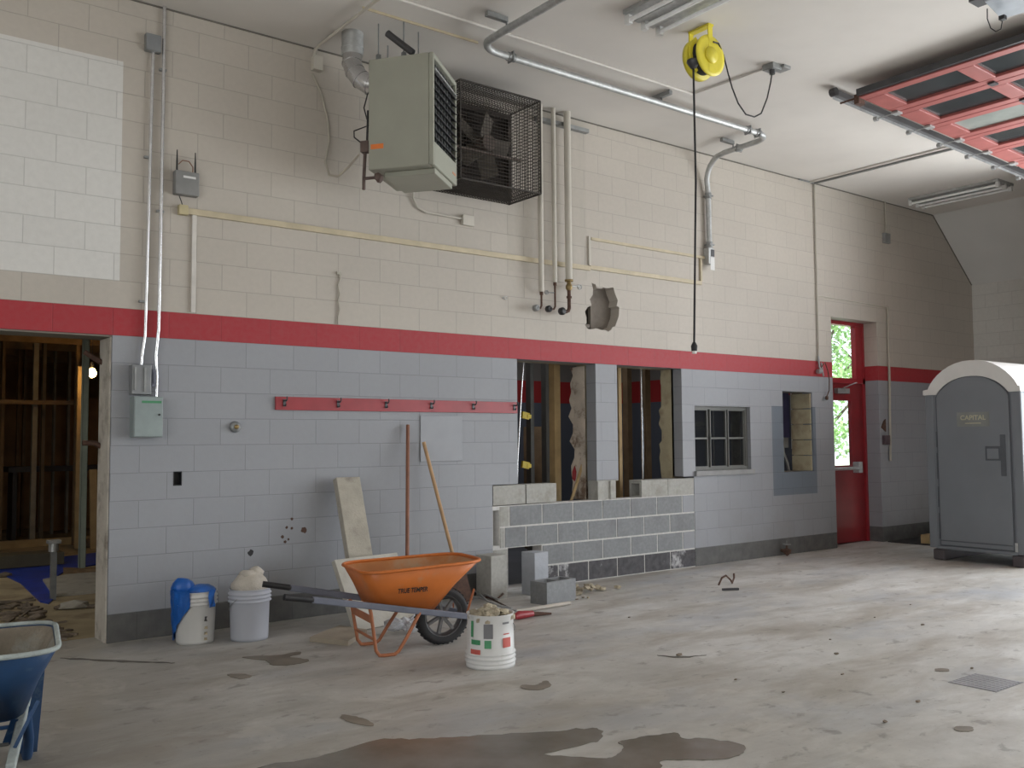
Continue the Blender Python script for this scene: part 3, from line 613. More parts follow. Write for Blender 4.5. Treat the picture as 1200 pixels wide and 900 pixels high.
# ================================================================ HEATER AND CEILING THINGS
HU, HV = Vector((.59, -.807, 0)), Vector((.767, .642, 0)); HL = Vector((1.532, -.70, 0)); HW, HD, HZ0, HZ1 = .556, .665, 3.60, 4.50
def hp(a, b, z): p = HL+HU*a+HV*b; return Vector((p.x, p.y, z))
HR = Matrix((HU, HV, Vector((0, 0, 1)))).transposed()
def hbox(mb, a0, a1, b0, b1, z0, z1):
    return mb.box(hp((a0+a1)/2, (b0+b1)/2, (z0+z1)/2), (abs(a1-a0), abs(b1-b0), abs(z1-z0)), HR)
t = thing('unit_heater', 'grey-green suspended unit heater with black louvres and orange sticker', 'heater', hp(HW/2, HD/2, HZ0))
mb = MB(); hbox(mb, 0, HW-.04, 0, HD, HZ0+.0, HZ1)
hbox(mb, HW-.04, HW, 0, .03, HZ0, HZ1); hbox(mb, HW-.04, HW, HD-.03, HD, HZ0, HZ1); hbox(mb, HW-.04, HW, .03, HD-.03, HZ1-.04, HZ1); hbox(mb, HW-.04, HW, .03, HD-.03, HZ0, HZ0+.19)
body = build(mb, 'housing', M['heater'], t, bevel=.008)
mb = MB(); hbox(mb, HW-.045, HW-.038, .03, HD-.03, HZ0+.19, HZ1-.04); build(mb, 'dark_interior', M['black'], t)
for i in range(9):
    z = HZ0+.23+i*.064
    mb = MB(); mb.box(hp(HW-.01, HD/2, z), (.05, HD-.06, .004), HR @ Matrix.Rotation(.5, 3, 'Y')); build(mb, 'louver', M['steel'], t)
mb = MB()
for b in (.12, .20, .28, .36, .44, .52): hbox(mb, HW-.03, HW-.015, b-.004, b+.004, HZ0+.19, HZ1-.06)
build(mb, 'upright_fins', M['galvd'], t)
mb = MB(); mb.beam(hp(HW+.005, .03, HZ1-.13), hp(HW+.005, HD-.03, HZ1-.13), .012, .012); build(mb, 'top_bar', M['galv'], t)
mb = MB(); hbox(mb, .10, HW-.02, .10, HD-.08, HZ0-.045, HZ0); build(mb, 'burner_tray', M['heater'], t, bevel=.006)
mb = MB(); hbox(mb, .02, .13, -.002, 0, HZ0+.165, HZ0+.205); build(mb, 'warning_sticker', M['orangel'], t)
mb = MB(); hbox(mb, HW, HW+.002, HD-.14, HD-.04, HZ0+.07, HZ0+.09); build(mb, 'small_sticker', mat('faded_sticker', (.5, .25, .15), .6), t)
mb = MB(); mb.tube([hp(-.02, .10, 4.36), hp(-.08, .10, 4.15), hp(-.04, .10, 4.0), hp(-.16, .08, 3.96), hp(-.15, .06, 3.90), hp(-.03, .06, 3.80)], .006, 6); mb.tube([hp(-.02, .04, 4.1), hp(-.03, .04, 3.78)], .009, 6); build(mb, 'control_wire', M['black'], t)
mb = MB(); hbox(mb, -.08, -.01, .02, .08, 3.76, 3.85); mb.tube([hp(-.05, .05, 3.76), hp(-.06, .05, 3.55), hp(-.06, .05, 3.46)], .014, 8); mb.cyl(hp(-.06, .05, 3.55), hp(.06, .05, 3.55), .013, 8); mb.ico(hp(.07, .06, 3.55), .04, .2, 2); build(mb, 'gas_valve', mat('dark_valve', (.12, .085, .075), .6, .3, var=.3), t)
for i, (x, y) in enumerate(((1.60, -.74), (1.94, -.80), (1.74, -.90), (1.87, -.42))):
    mb = MB(); mb.cyl((x, y, HZ1-.01), (x, y, CEIL), .006, 8); mb.box((x, y, HZ1+.02), (.03, .03, .05)); build(mb, 'hanger_rod', M['galvd'], t)
mb = MB(); mb.tube([K(454, 39, 4.70), K(484, 62, 4.52)], .028, 12); build(mb, 'black_vent_pipe', M['steel'], t)
t = thing('flue_pipe', 'shiny galvanised flue elbow from ceiling collar into back of heater', 'pipe', (1.5, -.46, 4.3))
fp = [Vector((1.515, -.46, 4.62)), Vector((1.500, -.475, 4.54)), Vector((1.510, -.51, 4.46)), Vector((1.54, -.55, 4.39)), Vector((1.59, -.60, 4.34)), Vector((1.66, -.67, 4.325))]
mb = MB(); mb.tube(fp, .080, 20)
for i in range(1, 5):
    d_ = (fp[i+1]-fp[i-1]).normalized(); mb.cyl(fp[i]-d_*.005, fp[i]+d_*.005, .084, 20)
build(mb, 'elbow', mat('shiny_flue', (.62, .62, .63), .25, .9, var=.1, scale=14), t)
mb = MB(); mb.lathe([(.085, 4.61), (.088, 4.63), (.088, 4.80)], (1.515, -.46, 0), n=24); mb.lathe([(.088, 4.66), (.094, 4.665), (.094, 4.675), (.088, 4.68)], (1.515, -.46, 0), n=24); mb.lathe([(.0, 4.612), (.085, 4.61)], (1.515, -.46, 0), n=24); build(mb, 'ceiling_collar', M['galv'], t)
# cable and box on the wall behind heater
q = W(365, 74); t = thing('wall_box', 'pale painted box at the top of the wall left of the heater', 'junction box', (q.x, 0, q.z-.06))
mb = MB(); mb.b2((q.x-.01, -.07, q.z-.07), (q.x+.075, 0, q.z+.05)); mb.tube([(q.x+.03, -.03, q.z+.04), (q.x+.03, -.03, CEIL)], .012, 8); build(mb, 'box', M['cream'], t, bevel=.004)
mb = MB(); mb.tube([(1.37, -.03, q.z-.05), (1.37, -.03, CEIL-.1), (1.37, -.06, CEIL-.04), (1.37, -.12, CEIL-.03), (1.36, -1.20, CEIL-.03)], .014, 8); build(mb, 'elbow_conduit', M['cream'], t)
hl = [(366, 86, 0), (376, 108, 0), (384, 140, 0), (386, 165, -.02), (381, 190, -.04), (386, 205, -.1), (396, 207, -.3), (408, 196, -.5), (421, 181, -.66)]
mb = MB(); mb.tube([W(x, y, Y-.012) for x, y, Y in hl], .010, 8); tag(build(mb, 'flexible_cable', M['wire']), 'looping pale cable from the wall box down to the heater side', 'cable')
t = thing('wall_box', 'small pale box on cream wall below the heater with cable', 'junction box', W(546, 260))
a_, b_ = W(540, 252), W(553, 266); mb = MB(); mb.b2((a_.x, -.04, b_.z), (b_.x, 0, a_.z)); build(mb, 'box', M['cream'], t, bevel=.004)
mb = MB(); mb.tube([W(485, 215, -.02), W(484, 232, -.02), W(489, 243, -.02), W(500, 249, -.02), W(541, 256, -.02)], .010, 8); build(mb, 'cable', M['cream'], t)
# ---- guard cage round the wall fan
CX0, CX1, CY, CZ0, CZ1 = 2.56, 3.475, -.50, 3.755, 4.645
t = thing('exhaust_fan', 'sooty wall exhaust fan inside a rusty wire mesh guard', 'fan', (3.0, 0, CZ0))
mb = MB(); n = 30; wr = .0021
def wires(mb, o, u, v, lu, lv, su, sv):
    k = int(lu/su)
    for i in range(k+1):
        p = Vector(o)+Vector(u)*(lu*i/k); mb.beam(p, p+Vector(v)*lv, wr*2, wr*2, up=(.3, .5, .8))
    k = int(lv/sv)
    for i in range(k+1):
        p = Vector(o)+Vector(v)*(lv*i/k); mb.beam(p, p+Vector(u)*lu, wr*2, wr*2, up=(.3, .5, .8))
W_, D_, H_ = CX1-CX0, -CY, CZ1-CZ0; S_ = .031
wires(mb, (CX0, CY, CZ0), (1, 0, 0), (0, 0, 1), W_, H_, S_, S_)
wires(mb, (CX0, CY, CZ0), (0, 1, 0), (0, 0, 1), D_, H_, S_, S_); wires(mb, (CX1, CY, CZ0), (0, 1, 0), (0, 0, 1), D_, H_, S_, S_)
wires(mb, (CX0, CY, CZ0), (1, 0, 0), (0, 1, 0), W_, D_, S_, S_*1); wires(mb, (CX0, CY, CZ1), (1, 0, 0), (0, 1, 0), W_, D_, S_, S_)
build(mb, 'wire_mesh', M['mesh'], t)
mb = MB()
for p, q in [((CX0, CY, z), (CX1, CY, z)) for z in (CZ0, CZ1)]+[((x, CY, z), (x, 0, z)) for x in (CX0, CX1) for z in (CZ0, CZ1)]+[((x, y, CZ0), (x, y, CZ1)) for x in (CX0, CX1) for y in (CY, -.01)]: mb.beam(p, q, .012, .012)
build(mb, 'guard_frame', M['mesh'], t)
mb = MB(); frame_rect(mb, CX0+.02, CX1-.03, CZ0+.02, CZ1-.03, -.09, -.002, .04); mb.b2((CX0+.06, -.02, CZ0+.06), (CX1-.07, -.004, CZ1-.07)); build(mb, 'fan_housing', M['soot'], t)
mb = MB()
for i in range(12):
    z = CZ0+.09+i*.062; mb.box((3.0, -.045, z), (.78, .05, .005), Matrix.Rotation(.7, 3, 'X'))
build(mb, 'shutter_louvers', M['soot'], t)
fc = Vector((3.03, -.17, 4.22))
mb = MB()
for i in range(5):
    r_ = Matrix.Rotation(2*PI*i/5+.3, 3, 'Y'); tw = Matrix.Rotation(.5, 3, 'Z')
    mb.box(fc+r_ @ Vector((0, 0, .19)), (.17, .008, .24), r_ @ tw)
build(mb, 'fan_blades', mat('dirty_blades', (.10, .085, .07), .8, var=.3), t)
mb = MB(); mb.cyl(fc+Vector((0, -.12, 0)), fc+Vector((0, .03, 0)), .075, 18); mb.beam((2.6, -.24, 4.13), (3.44, -.24, 4.13), .03, .02); build(mb, 'motor', mat('dirty_motor', (.13, .10, .085), .7, var=.3), t)
# ---- thick conduit below the ceiling
Zp = 4.69
path = [(2.36, -4.6, Zp), (2.345, -1.40, Zp)]
for i in range(1, 7): a_ = PI/2*i/6; path.append((2.345+.22*(1-math.cos(a_)), -1.26+.20*math.sin(a_)-.0, Zp))
path += [(6.02, -1.05, Zp)]
for i in range(1, 7): a_ = PI/2*i/6; path.append((6.05+.20*math.sin(a_), -1.05+.20*(1-math.cos(a_)), Zp))
path += [(6.27, -.40, Zp)]
for i in range(1, 6): a_ = PI/2*i/6; path.append((6.27+.08*i/6, -.36+.30*math.sin(a_), Zp-.30*(1-math.cos(a_))))
path += [(6.38, -.05, 4.30), (6.385, -.05, 3.66)]
t = thing('thick_conduit', 'thick galvanised conduit looping under the ceiling and down the wall', 'conduit', (6.385, -.05, 3.66))
mb = MB(); mb.tube(path, .031, 14); build(mb, 'pipe', M['galv'], t)
for p, d_ in (((2.70, -1.06, Zp), (1, 0, 0)), ((5.86, -1.05, Zp), (1, 0, 0)), ((6.02, -1.05, Zp), (1, 0, 0)), ((6.27, -.60, Zp), (0, 1, 0)), ((6.382, -.05, 4.28), (0, 0, 1)), ((6.384, -.05, 3.70), (0, 0, 1))):
    mb = MB(); p = Vector(p); d_ = Vector(d_); mb.cyl(p-d_*.035, p+d_*.035, .038, 14); mb.box(p, (.085, .085, .012) if d_.z else (.012, .085, .085) if d_.x else (.085, .012, .085)); build(mb, 'coupling', M['galvd'], t)
for x, y, dx, dy in ((2.35, -1.46, -.20, 0), (4.55, -1.05, 0, .16), (4.55, -1.05, 0, -.12), (6.27, -.52, -.2, 0)):
    mb = MB(); mb.beam((x, y, CEIL-.03), (x+dx+.001, y+dy, CEIL-.03), .04, .04); mb.cyl((x, y, Zp), (x, y, CEIL-.02), .008, 6); build(mb, 'strut_hanger', M['galvd'], t)
mb = MB(); mb.tube([(-1.2, -1.225, CEIL-.012), (4.80, -1.225, CEIL-.012)], .012, 8); tag(build(mb, 'electrical_conduit', M['ceil']), 'thin white conduit along the ceiling beside the thick pipe', 'conduit')
mb = MB(); mb.tube([(4.80, -1.225, CEIL-.012), (4.86, -2.10, CEIL-.012)], .010, 8); tag(build(mb, 'electrical_conduit', M['ceil']), 'short thin ceiling conduit leading to the reel outlet box', 'conduit')
a_, b_ = K(948, 214), K(1124, 172)
mb = MB(); mb.tube([(8.53, -.02, CEIL-.014), (8.57, -1.95, CEIL-.014)], .014, 8); mb.tube([(8.53, -.02, CEIL-.012), (8.20, -.02, CEIL-.012)], .010, 8); tag(build(mb, 'electrical_conduit', M['galvd']), 'darker of two thin conduits across the ceiling toward the overhead door', 'conduit')
mb = MB(); mb.tube([(8.43, -.02, CEIL-.012), (8.45, -1.95, CEIL-.012)], .011, 8); tag(build(mb, 'electrical_conduit', M['ceil']), 'paler of two thin conduits across the ceiling toward the overhead door', 'conduit')
mb = MB(); mb.beam(K(425, 9, CEIL-.012), K(560, 50, CEIL-.012), .01, .02); tag(build(mb, 'ceiling_strut', M['tan']), 'thin batten on ceiling above the heater', 'batten')
# ---- fluorescent fixtures
def fixture(loc, label):
    t = thing('ceiling_light', label, 'ceiling light', loc, group='three-tube fluorescent ceiling fixtures')
    def o(x, y, z): return (loc[0]+x, loc[1]-y, loc[2]-z)
    mb = MB(); mb.b2(o(.02, 0, 0), o(.46, 1.24, .035)); mb.b2(o(.14, .0, .035), o(.20, 1.24, .06)); mb.b2(o(.30, 0, .035), o(.36, 1.24, .06)); build(mb, 'housing', M['galv'], t, bevel=.003)
    for x in (.07, .25, .42):
        mb = MB(); mb.cyl(o(x, .03, .075), o(x, 1.21, .075), .018, 12); build(mb, 'tube', M['tube'], t)
        for y in (.0, 1.2):
            mb = MB(); mb.b2(o(x-.022, y-.01, .03), o(x+.022, y+.035, .105)); build(mb, 'socket', M['white'], t)
    return t
l1 = fixture((2.995, -2.09, CEIL), 'fluorescent ceiling fixture at top edge of photo, above the yellow reel')
l2 = dup(l1, (10.29, -.32, CEIL), label='unlit fluorescent ceiling fixture at the far right over the sloping soffit')
# ---- yellow cord reel
RC = Vector((3.76, -2.27, 4.54)); RR = .168
t = thing('cord_reel', 'round yellow cord reel hanging from the ceiling', 'cord reel', (RC.x, RC.y, RC.z-RR))
mb = MB(); mb.lathe([(0, -.005), (RR*.80, -.005), (RR, .008), (RR, .02), (RR*.8, .02), (0, .02)], RC+Vector((0, -.045, 0)), (0, -1, 0), 32)
mb.lathe([(0, 0), (RR, 0), (RR, .035), (RR*.95, .045), (0, .05)], RC+Vector((0, .09, 0)), (0, -1, 0), 32)
mb.lathe([(0, .0), (.07, .0), (.065, .02), (0, .022)], RC+Vector((0, -.064, 0)), (0, -1, 0), 20)
mb.beam(RC+Vector((0, -.062, -.13)), RC+Vector((0, -.062, .25)), .05, .010, up=(0, 1, 0)); mb.beam(RC+Vector((0, .14, .0)), RC+Vector((0, .14, .25)), .05, .010, up=(0, 1, 0)); mb.box((RC.x, RC.y+.035, CEIL-.008), (.06, .22, .016)); build(mb, 'housing', M['yellow'], t)
mb = MB(); mb.lathe([(RR*.78, -.09), (RR*.78, .06)], RC, (0, -1, 0), 28); build(mb, 'wound_cord', M['rubber'], t)
mb = MB(); pts = [RC+Vector((-RR*1.0*math.cos(a_), .0, RR*1.0*math.sin(a_))) for a_ in [x*PI/10 for x in range(-3, 4)]]
for i in range(6): mb.beam(pts[i], pts[i+1], .03, .012, up=(0, 1, 0))
build(mb, 'cord_guard', M['yellow'], t)
ex = W(812.5, 76, RC.y); mb = MB(); mb.lathe([(.0, .05), (.05, .04), (.055, .02), (.02, -.03), (.0, -.03)], ex, (0, 0, 1), 14); build(mb, 'cord_stop', M['steel'], t)
e2 = W(813.5, 404, RC.y)
mb = MB(); mb.tube([ex, (ex.x+.002, ex.y, 3.5), (e2.x, e2.y, e2.z)], .0085, 8); pc = build(mb, 'hanging_cord', M['rubber'], t)
mb = MB(); mb.tube([(e2.x, e2.y, e2.z+.02), (e2.x, e2.y, e2.z-.01), (e2.x, e2.y, e2.z-.05)], [.012, .026, .022], 10); build(mb, 'plug', M['rubber'], pc)
mb = MB(); mb.cyl((e2.x, e2.y, e2.z-.05), (e2.x, e2.y, e2.z-.07), .018, 10); build(mb, 'plug_face', M['white'], pc)
px = [(836, 49), (842, 51), (848, 65), (853, 85), (858, 103), (865, 121), (874, 134), (884, 137), (892, 133), (899, 115), (903, 97), (905.5, 80)]
mb = MB(); mb.tube([W(x, y, -2.36+.24*(x-836)/70) for x, y in px], .0065, 8); tag(build(mb, 'power_cord', M['rubber']), 'black cord drooping from the yellow reel to ceiling outlet box', 'cord')
t = thing('ceiling_outlet', 'small dark metal outlet box on the ceiling right of yellow reel', 'outlet', (4.86, -2.11, CEIL-.05))
mb = MB(); mb.b2((4.80, -2.17, CEIL-.05), (4.92, -2.05, CEIL)); mb.b2((4.92, -2.2, CEIL-.03), (5.02, -2.08, CEIL)); build(mb, 'box', M['galvd'], t, bevel=.004)
mb = MB(); mb.cyl((4.85, -2.12, CEIL-.09), (4.85, -2.12, CEIL-.04), .025, 12); build(mb, 'plug', M['steel'], t)
# ---- overhead door, rolled back under the ceiling
def dz(x): return 4.665-(x-5.8)*.030
DX0, PIT_, Y0D, NC, CW = 5.84, .61, -2.36, 5, .845
t = thing('overhead_door', 'raised faded-red overhead door with dark glass panes under the ceiling', 'overhead door', (8, -4.5, 4.5))
for k in range(7):
    xa, xb = DX0+PIT_*k, DX0+PIT_*(k+1)-.008; y1 = Y0D-NC*CW-.10
    mb = MB(); sl = Matrix.Rotation(.030, 3, 'Y')
    def bb(x0, x1, ya, yb, th=.045, off=0):
        xm = (x0+x1)/2; mb.box((xm, (ya+yb)/2, dz(xm)+off), (x1-x0, abs(yb-ya), th), sl)
    bb(xa, xa+.10, Y0D, y1); bb(xb-.10, xb, Y0D, y1)
    for c_ in range(NC+1):
        yc = Y0D-.115-c_*CW if c_ else Y0D-.10; hw_ = .075 if c_ else .10; bb(xa+.1, xb-.1, yc+hw_, yc-hw_)
    sec = build(mb, 'door_section', M['pink'], t, bevel=.006)
    for c_ in range(NC):
        mb = MB(); ya = Y0D-.19-c_*CW if c_ else Y0D-.2; bb(xa+.095, xb-.095, ya+.005, Y0D-.115-(c_+1)*CW+.07, .008, .008)
        build(mb, 'pane', M['glassp'] if (k == 2) else M['glassg'], sec)
    mb = MB(); xh = xb; mb.box((xh, Y0D-.03, dz(xh)-.035), (.09, .07, .02)); mb.cyl((xh, Y0D-.02, dz(xh)-.03), (xh, -2.15, dz(xh)-.03), .005, 8); mb.cyl((xh, -2.19, dz(xh)-.03), (xh, -2.15, dz(xh)-.03), .025, 12); build(mb, 'roller_hinge', M['galv'], t)
    for c_ in range(1, NC):
        mb = MB(); mb.box((xh, Y0D-.115-c_*CW, dz(xh)-.032), (.08, .06, .018)); build(mb, 'hinge', M['steel'], t)
mb = MB(); mb.box((DX0-.02, (Y0D-NC*CW-.1+Y0D)/2, dz(DX0)+.02), (.05, NC*CW+.1, .06)); build(mb, 'rubber_seal', M['steel'], t)
mb = MB(); mb.box((DX0+.04, Y0D+.02, dz(DX0)-.03), (.10, .05, .09)); mb.cyl((DX0+.02, Y0D+.03, dz(DX0)-.01), (DX0+.02, -2.15, dz(DX0)-.01), .01, 8); build(mb, 'bottom_bracket', M['rust'], t)
for yt, lab in ((-2.14, 'left steel track carrying the raised overhead door'), (Y0D-NC*CW-.32, 'right steel track carrying the raised overhead door')):
    t = thing('door_track', lab, 'track', (8, yt, 4.5))
    tz = lambda x: 4.765-(x-5.80)*.030
    pts = [(5.80, yt, tz(5.8)-.02), (9.75, yt, tz(9.75)-.02), (9.93, yt, tz(9.9)-.06), (10.05, yt, tz(10)-.18), (10.08, yt, 4.1), (10.08, yt, 0.02)]
    mb = MB()
    for p, q in zip(pts, pts[1:]): mb.beam(p, q, .045, .055)
    build(mb, 'rail', mat('dark_track', (.13, .13, .135), .5, .4), t)
    mb = MB(); mb.beam((5.80, yt+.03, tz(5.8)-.045), (9.8, yt+.03, tz(9.8)-.045), .008, .05); build(mb, 'bright_lip', M['galv'], t)
    for x in (7.5, 9.6):
        mb = MB(); mb.b2((x-.015, yt, tz(x)), (x+.015, yt+.01, CEIL)); build(mb, 'track_hanger', M['galvd'], t)
    mb = MB(); mb.cyl((5.77, yt-.03, tz(5.8)-.02), (5.77, yt+.03, tz(5.8)-.02), .04, 12); build(mb, 'end_stop', M['steel'], t)
t = thing('door_opener', 'pale grey box with hanging wire loop at top right corner', 'door opener', (4.85, -4.3, 4.5))
oc = K(1182, 8, 4.55); mb = MB(); mb.box((oc.x+.02, oc.y-.06, 4.62), (.40, .34, .12), Matrix.Rotation(.15, 3, 'Z')); build(mb, 'box', mat('pale_blue_grey', (.36, .40, .45), .4), t, bevel=.006)
mb = MB(); mb.box((oc.x-.15, oc.y+.10, 4.66), (.14, .16, .14)); mb.box((oc.x+.02, oc.y, 4.72), (.1, .1, .16)); build(mb, 'motor', M['steel'], t)
mb = MB(); mb.tube([K(1157, 10, 4.56), K(1157, 22, 4.5), K(1161, 33, 4.45), K(1167, 37, 4.43), K(1173, 34, 4.44), K(1175, 22, 4.5)], .004, 6); mb.box(K(1175, 21, 4.5), (.04, .04, .03)); build(mb, 'wire_loop', M['black'], t)
# ================================================================ WHEELBARROWS
def ringpoly(x0, x1, hw0, hw1, z0, z1, r=.10, n=6):
    """rounded quad seen from above; x0 rear, x1 front; z interpolated rear->front"""
    cs = [((x0, -hw0), (1, 0), (0, 1)), ((x1, -hw1), None, None), ((x1, hw1), None, None), ((x0, hw0), None, None)]
    P_ = [Vector((x0, -hw0)), Vector((x1, -hw1)), Vector((x1, hw1)), Vector((x0, hw0))]; out = []
    for i in range(4):
        p, a, b = P_[i], P_[i-1], P_[(i+1) % 4]; da = (a-p).normalized()*r; db = (b-p).normalized()*r
        for k in range(n+1):
            t = k/n; q = (p+da)*(1-t)**2 + p*2*t*(1-t) + (p+db)*t*t; out.append(Vector((q.x, q.y, z0+(z1-z0)*(q.x-x0)/(x1-x0))))
    return out
def wheelbarrow(loc, rz, label, tray_m, inner_m, leg_m, hand_m, rim_m, lettering=False, leg_r=.0125):
    t = thing('wheelbarrow', label, 'wheelbarrow', loc, rz)
    top = ringpoly(-.67, .225, .325, .27, .575, .60, .17); bot = ringpoly(-.56, -.10, .20, .17, .335, .27, .10)
    n = len(top); mid = [a.lerp(b, .5)+Vector(((a-b).x*.05, (a-b).y*.06, 0)) for a, b in zip(bot, top)]
    mb = MB(); vs = bot+mid+top; mb.add(vs, [(i, (i+1) % n, (i+1) % n+n, i+n) for i in range(n)]+[(i+n, (i+1) % n+n, (i+1) % n+2*n, i+2*n) for i in range(n)], True); mb.add(bot, [tuple(range(n))])
    tr = build(mb, 'tray', tray_m, t, local=True)
    sf = tr.modifiers.new('thickness', 'SOLIDIFY'); sf.thickness = .004
    ins = [Vector((p.x*.985-.0, p.y*.975, p.z+.006)) for p in vs]; c_ = Vector((-.3, 0, .33))
    mb = MB(); inw = lambda p, g, dz: p+(Vector((c_.x-p.x, c_.y-p.y, 0))).normalized()*g+Vector((0, 0, dz))
    mb.add([inw(p, .022, .012) for p in vs[:n]]+[inw(p, .022, .0) for p in vs[n:2*n]]+[inw(p, .020, -.010) for p in vs[2*n:]], [(i, i+n, (i+1) % n+n, (i+1) % n) for i in range(n)]+[(i+n, i+2*n, (i+1) % n+2*n, (i+1) % n+n) for i in range(n)]+[tuple(range(n))], True)
    build(mb, 'tray_lining', inner_m, t, local=True)
    mb = MB(); mb.tube([*top, top[0]], .011, 8, caps=False); build(mb, 'rim', rim_m, tr, local=True)
    for s in (-1, 1):
        mb = MB(); mb.beam((-1.02, s*.285, .435), (.26, s*.10, .175), .035, .042); h = build(mb, 'handle', hand_m, t, local=True, bevel=.006)
        mb = MB(); mb.tube([(-1.20, s*.312, .47), (-1.01, s*.284, .433)], .021, 12); build(mb, 'grip', M['black'], h, local=True)
        mb = MB(); mb.tube([(-.62, s*.225, .37), (-.60, s*.215, .30), (-.56, s*.20, .05), (-.535, s*.20, .016), (-.50, s*.20, .012), (-.43, s*.20, .012), (-.40, s*.20, .03), (-.34, s*.20, .12), (-.24, s*.18, .27)], leg_r, 8); build(mb, 'leg', leg_m, t, local=True)
        if leg_r > .02:
            mb = MB(); mb.beam((-.60, s*.235, .36), (-.53, s*.205, .0), .085, .014, up=(1, 0, 0)); build(mb, 'leg_plate', leg_m, t, local=True)
        mb = MB(); mb.beam((.14, s*.12, .22), (.16, s*.20, .40), .008, .014); build(mb, 'tray_stay', leg_m, t, local=True)
        mb = MB(); mb.beam((-.10, s*.13, .27), (-.0, s*.095, .20), .03, .006); build(mb, 'wheel_bracket', leg_m, t, local=True)
    mb = MB(); mb.tube([(-.57, -.2, .12), (-.57, .2, .12)], .01, 8); mb.beam((-.60, -.2, .26), (-.60, .2, .26), .006, .05); build(mb, 'leg_brace', leg_m, t, local=True)
    R_ = .20
    mb = MB(); prof = [(R_*.72, -.035), (R_*.86, -.046), (R_*.96, -.035), (R_, -.012), (R_, .012), (R_*.96, .035), (R_*.86, .046), (R_*.72, .035), (R_*.70, 0), (R_*.72, -.035)]
    mb.lathe(prof, (0, 0, R_), (0, 1, 0), 36)
    for i in range(36):
        a_ = 2*PI*i/36; mb.box((R_*1.0*math.cos(a_), 0, R_+R_*1.0*math.sin(a_)), (.012, .05, .010), Matrix.Rotation(-a_+PI/2, 3, 'Y'))
    wl = build(mb, 'tire', M['rubber'], t, local=True)
    mb = MB(); mb.lathe([(R_*.70, -.03), (R_*.73, -.036), (R_*.62, -.012), (R_*.62, .012), (R_*.73, .036), (R_*.70, .03)], (0, 0, R_), (0, 1, 0), 36)
    mb.cyl((0, -.05, R_), (0, .05, R_), .028, 14); mb.cyl((0, -.105, R_), (0, .105, R_), .008, 8)
    for i in range(7):
        a_ = 2*PI*i/7; mb.beam((.02*math.cos(a_), 0, R_+.02*math.sin(a_)), (R_*.64*math.cos(a_), 0, R_+R_*.64*math.sin(a_)), .02, .03, up=(0, 1, 0))
    build(mb, 'rim_hub', mat('dirty_wheel_rim', (.20, .20, .205), .4, .5, var=.3, scale=12), wl, local=True)
    mb = MB(); mb.tube([(.26, -.10, .17), (.33, -.06, .16), (.33, .06, .16), (.26, .10, .17)], .010, 8); build(mb, 'nose_guard', leg_m, t, local=True)
    return t, tr
wb, tray = wheelbarrow((1.665, -1.545, 0), math.radians(-10.5), 'orange steel wheelbarrow with grey handles beside the three white buckets', M['orange'], mat('dusty_orange', (.44, .17, .055), .7, var=.15, scale=4, dirt=(.38, .27, .17), dscale=4, dth=(.45, .7)), mat('orange_tube', (.40, .15, .07), .45, var=.2, scale=9), M['gripw'], M['orange'], True)
# lettering on the near side of the tray (side panel leans outward)
n_ = Vector((0, -1, 0)); p0 = Vector((-.33, -.262, .44))
sl_ = Vector((0, -.125, .29)).normalized()
Mt = Matrix((Vector((1, 0, 0)), sl_, Vector((1, 0, 0)).cross(sl_))).transposed().to_4x4(); Mt.translation = p0+Vector((0, -.022, 0))
text_part('TRUE TEMPER', 'lettering', M['black'], wb, WM[wb] @ Mt, .05, .0015, fit=.215)
wheelbarrow((-1.40, -2.78, 0), math.radians(-97), 'blue steel wheelbarrow crusted with mortar cut off at lower left', M['blue'], M['crust'], M['blue'], M['rimcrust'], M['rimcrust'], leg_r=.022)
# ================================================================ BUCKETS
def bucket(loc, label, mt, rz=0, H=.37, rb=.130, rt=.150, low=False):
    t = thing('bucket', label, 'bucket', loc, rz)
    prof = [(0, .002), (rb-.01, .002), (rb, .0), (rb+.002, .02)]+([] if low else [(rt-.008, H-.10)])
    for k in range(3):
        z = (.03 if low else H-.095)+k*.027; rr = (rb if low else rt); prof += [(rr-.004, z), (rr+.006, z+.004), (rr+.006, z+.009), (rr-.004, z+.013)]
    prof += [(rt-.004, H-.008), (rt+.003, H), (rt-.004, H), (rt-.008, H-.03), (rb-.006, .02), (0, .02)]
    mb = MB(); mb.lathe(prof, n=40); sh = build(mb, 'shell', mt, t, local=True)
    mb = MB(); mb.tube([((rt+.008)*math.cos(a), (rt+.008)*math.sin(a)*.9, H-.06-.11*math.sin(a)) for a in [PI*i/12 for i in range(13)]], .003, 6); build(mb, 'wire_handle', M['galvd'], t, local=True)
    return t
def heap(mb, c, r, h, n, s0, s1, seed):
    random.seed(seed)
    for i in range(n):
        a = random.uniform(0, 2*PI); q = r*math.sqrt(random.random()); z = h*(1-(q/r)**2)
        mb.ico((c[0]+q*math.cos(a), c[1]+q*math.sin(a), c[2]+z*random.uniform(.6, 1)), random.uniform(s0, s1), .3, 1, (1, random.uniform(.6, 1), random.uniform(.5, .9)))
def drape(a0, a1, z1, zf, rf, seed, n=18, m=12):
    random.seed(seed); vs = []
    for i in range(n+1):
        u = i/n; a = math.radians(a0+(a1-a0)*u); zl = zf(u)
        for j in range(m+1):
            v = j/m; z = z1+(zl-z1)*v; r = rf(z)+.017+.008*math.sin(a*17+v*5)+random.uniform(-.003, .003); vs.append((r*math.cos(a), r*math.sin(a), z))
    return vs, [(i*(m+1)+j, (i+1)*(m+1)+j, (i+1)*(m+1)+j+1, i*(m+1)+j+1) for i in range(n) for j in range(m)]
b1 = bucket((.315, -.34, 0), 'white bucket with blue plastic bag draped over its left side', M['bucket'], 0)
rf = lambda z: .130+.022*z/.37
